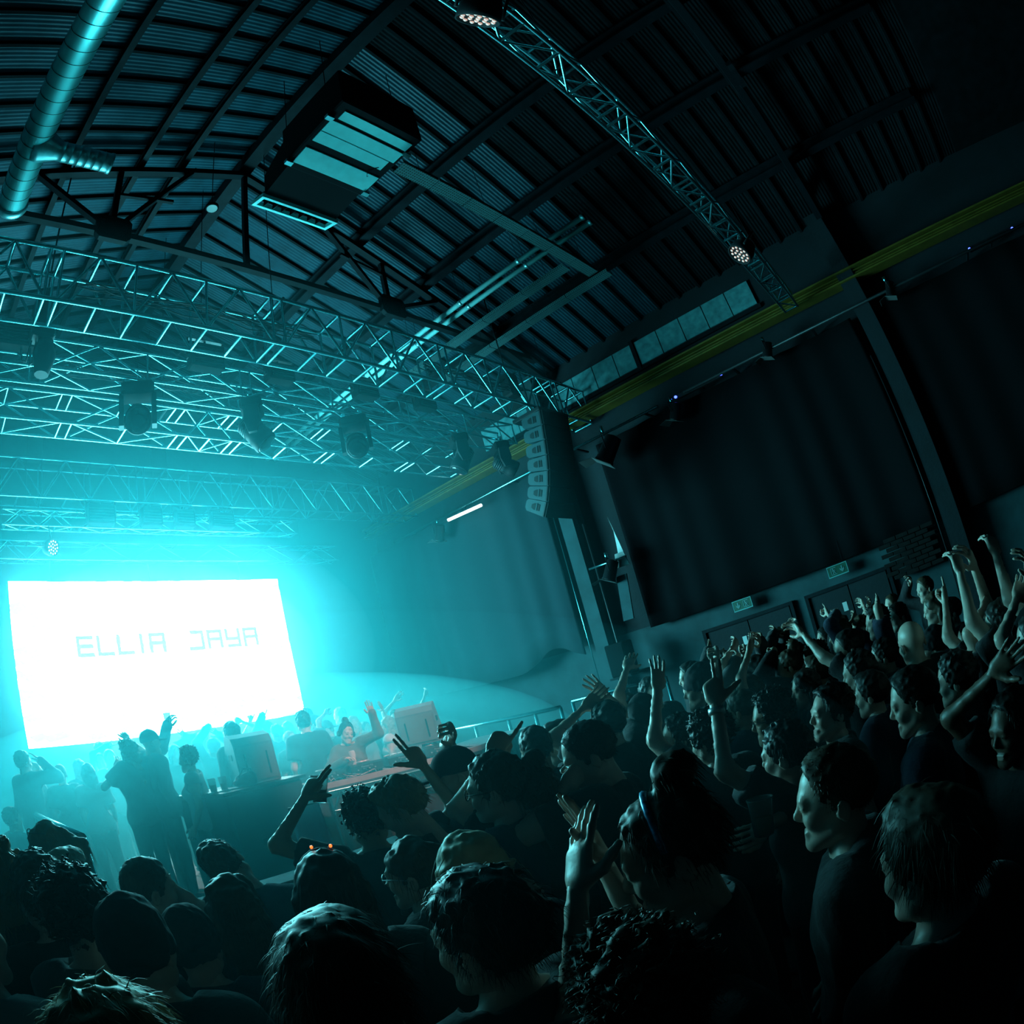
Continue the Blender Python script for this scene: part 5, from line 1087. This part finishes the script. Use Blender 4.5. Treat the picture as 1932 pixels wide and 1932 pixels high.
# ------------------------------------------------------------------ on stage
STG = [(44, 1434, 7.4, 'short', 'man shielding his eyes with a raised forearm at the stage left corner', dict(R=(72, 1432, .0, 'flat', (0, -.4, -1)), style='long', top='pale', face=-60, lod=1)),
  (67, 1453, 7.7, 'crop', 'man in profile right beside the man shielding his eyes', dict(face=-80, style='long', top='pale')), (84, 1456, 8.5, 'pony', 'person with tied hair third from the left on stage', dict(fem=True, hcol='brown')),
  (113, 1457, 7.5, 'crop', 'close-cropped man facing the screen at stage left', dict(face=10, style='tee')), (149, 1447, 8.1, 'long', 'taller of two long-haired women at stage left', dict(fem=True, hcol='fair', face=15)),
  (166, 1455, 7.4, 'long', 'shorter long-haired woman in front at stage left', dict(fem=True, hcol='brown', face=-10)), (187, 1414, 10.2, 'messy', 'fluffy head highest behind the stage left group', dict()),
  (190, 1433, 9.2, 'crop', 'round head below the fluffy one at stage left', dict(R=(208, 1405, .1, 'horns'), face=160)), (207, 1428, 8.8, 'short', 'head beside the hand making an oval sign', dict(face=180)),
  (241, 1412, 6.7, 'wavy', 'woman with big hair and one hand behind her head, dark against the screen', dict(fem=True, lod=1, face=20, R=(236, 1389, .1, 'point'), L=(222, 1440, .1, 'relax'))),
  (283, 1394, 6.8, 'cap', 'man in a peaked cap facing right and lifting a cup', dict(lod=1, hcol='black_cap', face=-85, L=(318, 1360, .25, 'cup', (0, .6, .3)), style='long')),
  (353, 1428, 6.3, 'curly', 'woman with a loose curly mop in left profile', dict(fem=True, face=60, lod=1, style='tank', top='white')),
  (384, 1394, 9.0, 'short', 'round head with both hands thrown up before the screen', dict(L=(345, 1384, .1, 'open'), R=(368, 1388, .1, 'relax'))), (372, 1412, 8.6, 'crop', 'low round head under the thrown-up hands', dict()),
  (402, 1408, 8.2, 'parted', 'person lifting a bent wrist left of the tall man', dict(L=(394, 1370, .1, 'fist'), R=(408, 1382, .1, 'open'))),
  (435, 1380, 7.0, 'short', 'tall broad man standing left behind the monitor', dict(face=20, lod=1, build=1.1)), (486, 1382, 9.2, 'crop', 'head under a lifted fist above the monitor', dict(L=(448, 1358, .1, 'fist'))),
  (501, 1374, 9.4, 'messy', 'head with an index finger raised above the monitor', dict(L=(474, 1354, .1, 'point'))), (521, 1380, 8.9, 'short', 'head with highest pointing hand before the screen edge', dict(L=(496, 1348, .1, 'point'))),
  (543, 1374, 9.4, 'long', 'small head at the lower right screen corner', dict(fem=True)), (571, 1358, 7.4, 'quiff', 'man with raised quiff left of the performer', dict(lod=1, face=-20, style='tee')), (593, 1362, 8.7, 'crop', 'head with a finger-gun hand left of the performer', dict(R=(579, 1340, .1, 'gun'))),
  (617, 1371, 8.4, 'cap', 'head in a cap peeking beside the performer\'s headphones', dict(hcol='black_cap', R=(617, 1342, .1, 'two'))), (667, 1364, 8.5, 'long', 'woman with pale hair right behind the performer', dict(fem=True, hcol='blonde', face=150)), (640, 1347, 10.5, 'short', 'tiny head far behind above the performer', dict()),
  (747, 1352, 8.5, 'parted', 'person in pale glow left of the right monitor', dict(face=120, R=(750, 1315, .1, 'flat'))), (731, 1364, 8.0, 'bob', 'woman lifting a bare arm right of the performer', dict(fem=True, R=(720, 1334, .1, 'flat'), style='tank', top='white')), (803, 1346, 8.8, 'short', 'person reaching up behind the right monitor', dict(L=(804, 1306, .1, 'relax'))),
  (548, 1392, 8.0, 'crop', 'low dark head above the plinth cups', dict()), (330, 1418, 8.3, 'bob', 'woman with a bob between the cap and the curls', dict(fem=True)), (460, 1400, 8.4, 'short', 'head half hidden by the left monitor', dict()), (690, 1372, 9.0, 'crop', 'dark head under the performer\'s lifted sleeve', dict())]
for i, (x_, y_, d_, h_, w_, kw) in enumerate(STG):
    k = dict(hcol=rr.choice(['dark', 'brown', 'fair']), lod=0, face=rr.choice([-20, 10, 160, 190, 30]), top=rr.choice(['black', 'navy', 'grey', 'pale']), style=rr.choice(['tee', 'tee', 'long']), skin=rr.choice(['light', 'tan', 'light'])); k.update(kw)
    person(w_, x_, y_, d_, floor=STZ, hair=h_, group=GS, smin_h=.80, smax_h=1.15, **k)
cup(at(316, 1356, d=7.05)-Vector((0, 0, .06)), 'clear cup raised against the bright screen', None)
# the performer
dj, I = person('performer in headphones and an open bomber jacket, one arm raised, behind the decks', 650, 1378, 7.0, floor=STZ, face=160, head=(8, -12, -14), hair='bun', hcol='dark', fem=True, lod=2, top='leather', style='long', R=(655, 1432, -.3, 'relax', (0, .3, -1)), L=(699, 1338, -.1, 'flat', (.3, .9, 0)), strand=300, smin_h=.8, lean=(0, .06))
f = Field((-.14, .0, .95), (.14, .24, 1.46), .012); f.ell((0, .100, 1.20), (.062, .085, .26), .02); f.cut((0, .0, 1.40), (0, .1, 1)); v_, q_ = f.mesh(); me = fast_mesh('vest', v_, q_, [CL['white']]); o = bpy.data.objects.new('vest', me); C.objects.link(o); o.parent = dj
t_ = Matrix.Translation(Vector(I['hp'])) @ Matrix(I['Hr'].tolist()).to_4x4(); bm = bmesh.new()
add_tube(bm, [t_ @ Vector((.098*math.cos(a*math.pi/14), -.005, .06+.135*math.sin(a*math.pi/14))) for a in range(15)], .010, 8); hpn = bm_obj('headphone_band', bm, BLACK, dj)
for s_ in (-1, 1): lathe('ear_cup', [(.030, -.018), (.036, -.010), (.036, .010), (.028, .018)], BLACK, dj, 18, t_ @ Matrix.Translation((s_*.096, -.005, .04)) @ Matrix.Rotation(math.pi/2, 4, 'Y'))
for s_ in (-1, 1):
    bm = bmesh.new(); add_tube(bm, [t_ @ Vector((s_*(.018+.011*k), .101-.0035*k*k*.5, .071+.004*math.sin(k*.9))) for k in range(4)], .0026, 5); bm_obj('eyebrow', bm, HC_['dark'], dj); bm = bmesh.new(); add_tube(bm, [t_ @ Vector((s_*(.021+.008*k), .0985-.002*k, .046-.002*math.sin(k))) for k in range(4)], .0022, 5); bm_obj('eyelashes', bm, HC_['dark'], dj)
# ------------------------------------------------------------------ haze
def haze(name, b, dens, aniso, label, col=(.15, .93, 1.), ball=False):
    m = bpy.data.materials.new(name); m.use_nodes = True; nt = m.node_tree; nt.nodes.clear()
    o_ = nt.nodes.new('ShaderNodeOutputMaterial'); v = nt.nodes.new('ShaderNodeVolumeScatter')
    v.inputs['Color'].default_value = (*col, 1); v.inputs['Density'].default_value = dens; v.inputs['Anisotropy'].default_value = aniso
    nt.links.new(v.outputs[0], o_.inputs['Volume'])
    if ball:
        bm = bmesh.new(); bmesh.ops.create_icosphere(bm, subdivisions=4, radius=1.)
        for q_ in bm.verts: q_.co = Vector(((b[0]+b[1])/2+q_.co.x*(b[1]-b[0])/2, (b[2]+b[3])/2+q_.co.y*(b[3]-b[2])/2, (b[4]+b[5])/2+q_.co.z*(b[5]-b[4])/2))
        h_ = bm_obj(name, bm, m)
    else: h_ = box(name, *b, m)
    tag(h_, label, 'haze', kind='stuff'); return h_
def puff(name, c, r, dens, aniso, label, col=(.15, .93, 1.), shells=(1., .78, .55)):    # a soft bank: nested shells, each a share of the density
    for k, s in enumerate(shells):
        haze(name, (c[0]-r[0]*s, c[0]+r[0]*s, c[1]-r[1]*s, c[1]+r[1]*s, c[2]-r[2]*s, c[2]+r[2]*s), dens/len(shells), aniso, label+('', ', denser inside', ', thick inner part', ', densest core')[k], col, True)
haze('stage_haze', (-3.0, 7.7, 4.2, 12.3, .0, 6.5), HAZE_STAGE, HAZE_G, 'glowing blue-green haze filling the stage in front of the screen')
puff('screen_glow_haze', (4.0, 10.9, 3.7), (4.6, 2.0, 2.5), .04, .3, 'haze added right in front of the screen for its pale glow', (1., .74, .77), (1., .7))  # extra volume, its warm scatter colour puts in the pale glow of the screen
puff('booth_fog', (3.0, 6.4, .8), (4.6, 3.1, 1.9), HAZE_BOOTH, .3, 'low fog bank around the booth', shells=(1., .8, .6, .4))
puff('hall_haze', (1.3, 3.1, .9), (3.4, 3.0, 1.7), HAZE_HALL, .3, 'thin blue-green haze drifting over the left half of the crowd', shells=(1., .65))
